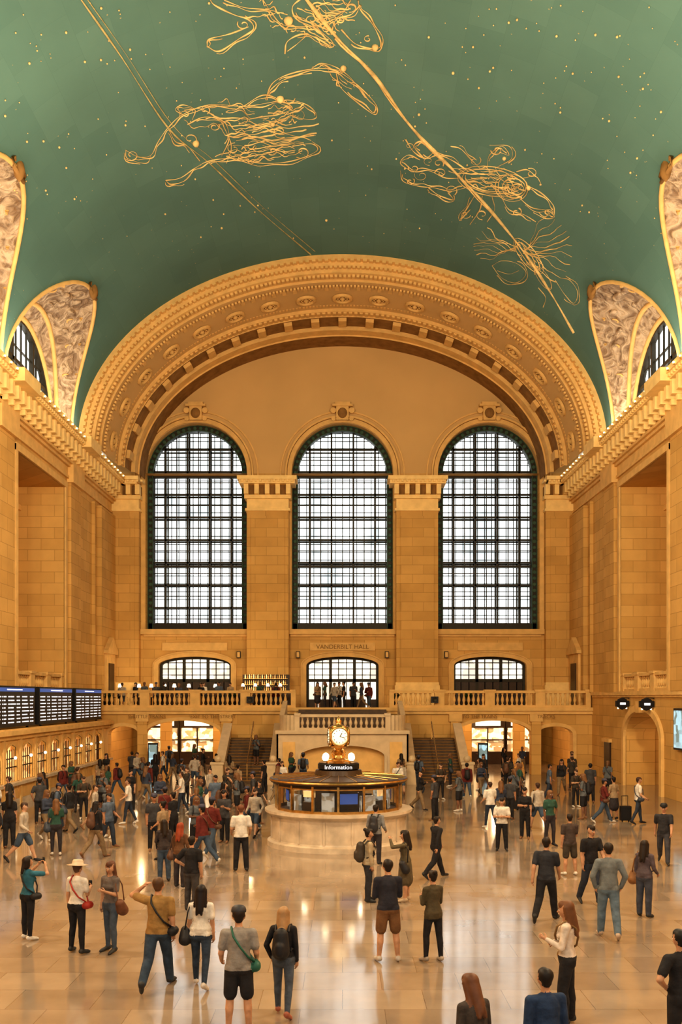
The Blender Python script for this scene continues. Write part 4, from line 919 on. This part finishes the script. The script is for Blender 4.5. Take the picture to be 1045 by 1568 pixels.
st+=[oval(1085,525,45,16,.9),oval(1085,525,35,10,.9),oval(1115,570,28,10,1.0)]+hatch(1090,535,80,26,.95,6,2,8)+[cat(p) for p in([(1140,575),(1160,605),(1178,622),(1186,600),(1170,575),(1150,570)],[(1010,545),(1030,570),(1060,580),(1080,560),(1060,540),(1030,535),(1010,545)],[(1020,555),(1045,562),(1065,555)],[(1105,590),(1120,610),(1115,630)])]
mural('constellation_crayfish',st,.017,'gold')
st=hatch(550,285,170,80,-.05,26,4,2)+hatch(460,240,190,60,.12,10,6,3)+hatch(500,320,120,26,-.1,8,4,13)+hatch(590,230,90,40,-.15,7,4,12)
st+=[cat(p) for p in([(258,308),(285,322),(310,318),(325,290),(345,262),(375,235),(430,215),(500,218),(545,212),(590,205),(630,215),(650,235),(640,245),(600,240)],[(258,308),(262,325),(300,335),(310,318)],
  [(340,370),(370,365),(400,345),(430,330),(480,325),(540,335),(600,330),(650,310),(640,295),(600,300)],[(345,262),(360,290),(385,300),(410,330)],[(385,255),(420,240),(460,250),(470,285),(455,320)],
  [(375,235),(360,225),(375,215),(400,225),(395,245)],[(500,218),(540,195),(575,205),(600,222),(570,235),(530,240)],[(340,370),(352,378),(380,370),(400,345)],[(460,260),(475,300),(465,335)],[(548,205),(555,185),(580,165),(610,155),(640,150)])]
st+=curls([(380,235),(420,225),(500,245),(520,300),(575,270),(560,310),(610,235),(620,312),(390,285),(270,318),(440,260),(480,305)],15,9)
mural('constellation_twins',st,.02,'gold')
st=[cat(p) for p in([(545,205),(560,170),(600,150),(660,140),(700,150),(740,180),(772,215),(770,235),(740,215),(700,180),(690,150)],[(640,140),(660,130),(690,138),(720,160),(750,200)],[(425,95),(450,105),(490,80),(520,60),(510,40),(480,30),(440,10),(430,-5)],
 [(425,95),(430,80),(470,70),(510,55)],[(585,110),(590,85),(620,70),(650,78),(680,95),(650,60),(610,40),(600,15),(620,-5)],[(590,105),(610,90),(630,72)],[(680,70),(690,40),(720,30),(740,10)],[(700,60),(730,90),(770,100),(782,88),(765,50),(740,20),(735,0)],
 [(540,0),(560,30),(580,50),(620,55),(660,50),(700,30),(720,0)],[(460,0),(500,15),(550,20),(590,30)])]
st+=hatch(650,50,90,60,.6,15,3,5)+hatch(690,20,80,60,.2,11,4,6)+hatch(560,30,110,40,.2,5,5,7)+hatch(700,165,90,20,.7,4,3,8)
st+=curls([(640,40),(670,60),(700,40),(720,15),(650,15),(600,60),(500,50),(755,80)],14,11)
mural('constellation_lion',st,.02,'gold')
mb=MB(); rr=random.Random(5)
def star(u,v,r):
    p=vp((u-703)/2000,(1430-v)/2000,.04); mb.sph(p,r,8,6,0)
for u,v,r in((575,203,.17),(592,42,.18),(705,140,.13),(770,97,.14),(402,294,.16),(560,255,.1),(1085,385,.12),(1035,325,.09),(670,452,.07),(930,150,.06),(455,468,.06),(860,235,.06)): star(u,v,r)
for k in range(240): star(rr.uniform(10,1390),rr.uniform(5,500),rr.choice([.02,.025,.03,.045]))
mb.build('ceiling_stars',['gold'],smooth=True)

# ------------------------------------------------------------------ lights
def area(name,loc,rot,sx,sy,p,col):
    l=bpy.data.lights.new(name,'AREA'); l.shape='RECTANGLE'; l.size=sx; l.size_y=sy; l.energy=p; l.color=col
    o=bpy.data.objects.new(name,l); o.location=loc; o.rotation_euler=rot; COL.objects.link(o); return o
def point(name,loc,p,col,r=.3):
    l=bpy.data.lights.new(name,'POINT'); l.energy=p; l.color=col; l.shadow_soft_size=r
    o=bpy.data.objects.new(name,l); o.location=loc; COL.objects.link(o); return o
WARM=(1,.79,.53)
for s in(-1,1):
    area('cornice_uplight',(s*14.7,28,19.8),(0,pi+s*math.radians(40),0),.3,56,1250,(1,.85,.66))
for y in(8,20,31):
    for s in(-1,1): point('hall_fill',(s*9,y,15),3300,WARM,.5)  # added point lights without fittings, warm fill for the walls
area('west_fill',(0,-5,17),(math.radians(90),0,0),24,14,1500,(1,.92,.8))  # added area fill behind the camera; no window is modelled there
for x in(-13.5,-10,-7.5,7.5,10,13.3): point('passage_lamp',(x,64,3.3),80,(1,.76,.46),.15)
for x in(-10,10): point('passage_lamp',(x,68.5,3.3),100,(1,.76,.46),.15)
for x in(-13,-10,-6): point('restaurant_lamp',(x,63,6.6),45,(1,.72,.4),.15)
point('passage_lamp',(18.5,50.3,3.6),60,(1,.68,.38),.15)
for k in range(4): point('booth_lamp',(KX+1.3*math.cos(k*pi/2+.6),KY+1.3*math.sin(k*pi/2+.6),1.95),6,(1,.8,.55),.1)
w=bpy.data.worlds.new('World'); scene.world=w; w.use_nodes=True
w.node_tree.nodes['Background'].inputs[0].default_value=(1,.88,.7,1); w.node_tree.nodes['Background'].inputs[1].default_value=.4

cam=bpy.data.cameras.new('camera'); cam.sensor_width=36; cam.lens=36*2000/2100; cam.shift_y=380/2100; cam.shift_x=-3/2100; cam.clip_end=300
co=bpy.data.objects.new('camera',cam); co.location=(0,0,4.8); co.rotation_euler=(pi/2,0,0); COL.objects.link(co); scene.camera=co
scene.view_settings.view_transform='Standard'
try: scene.view_settings.look='Medium High Contrast'
except Exception as e: print('no look')
scene.view_settings.exposure=.22
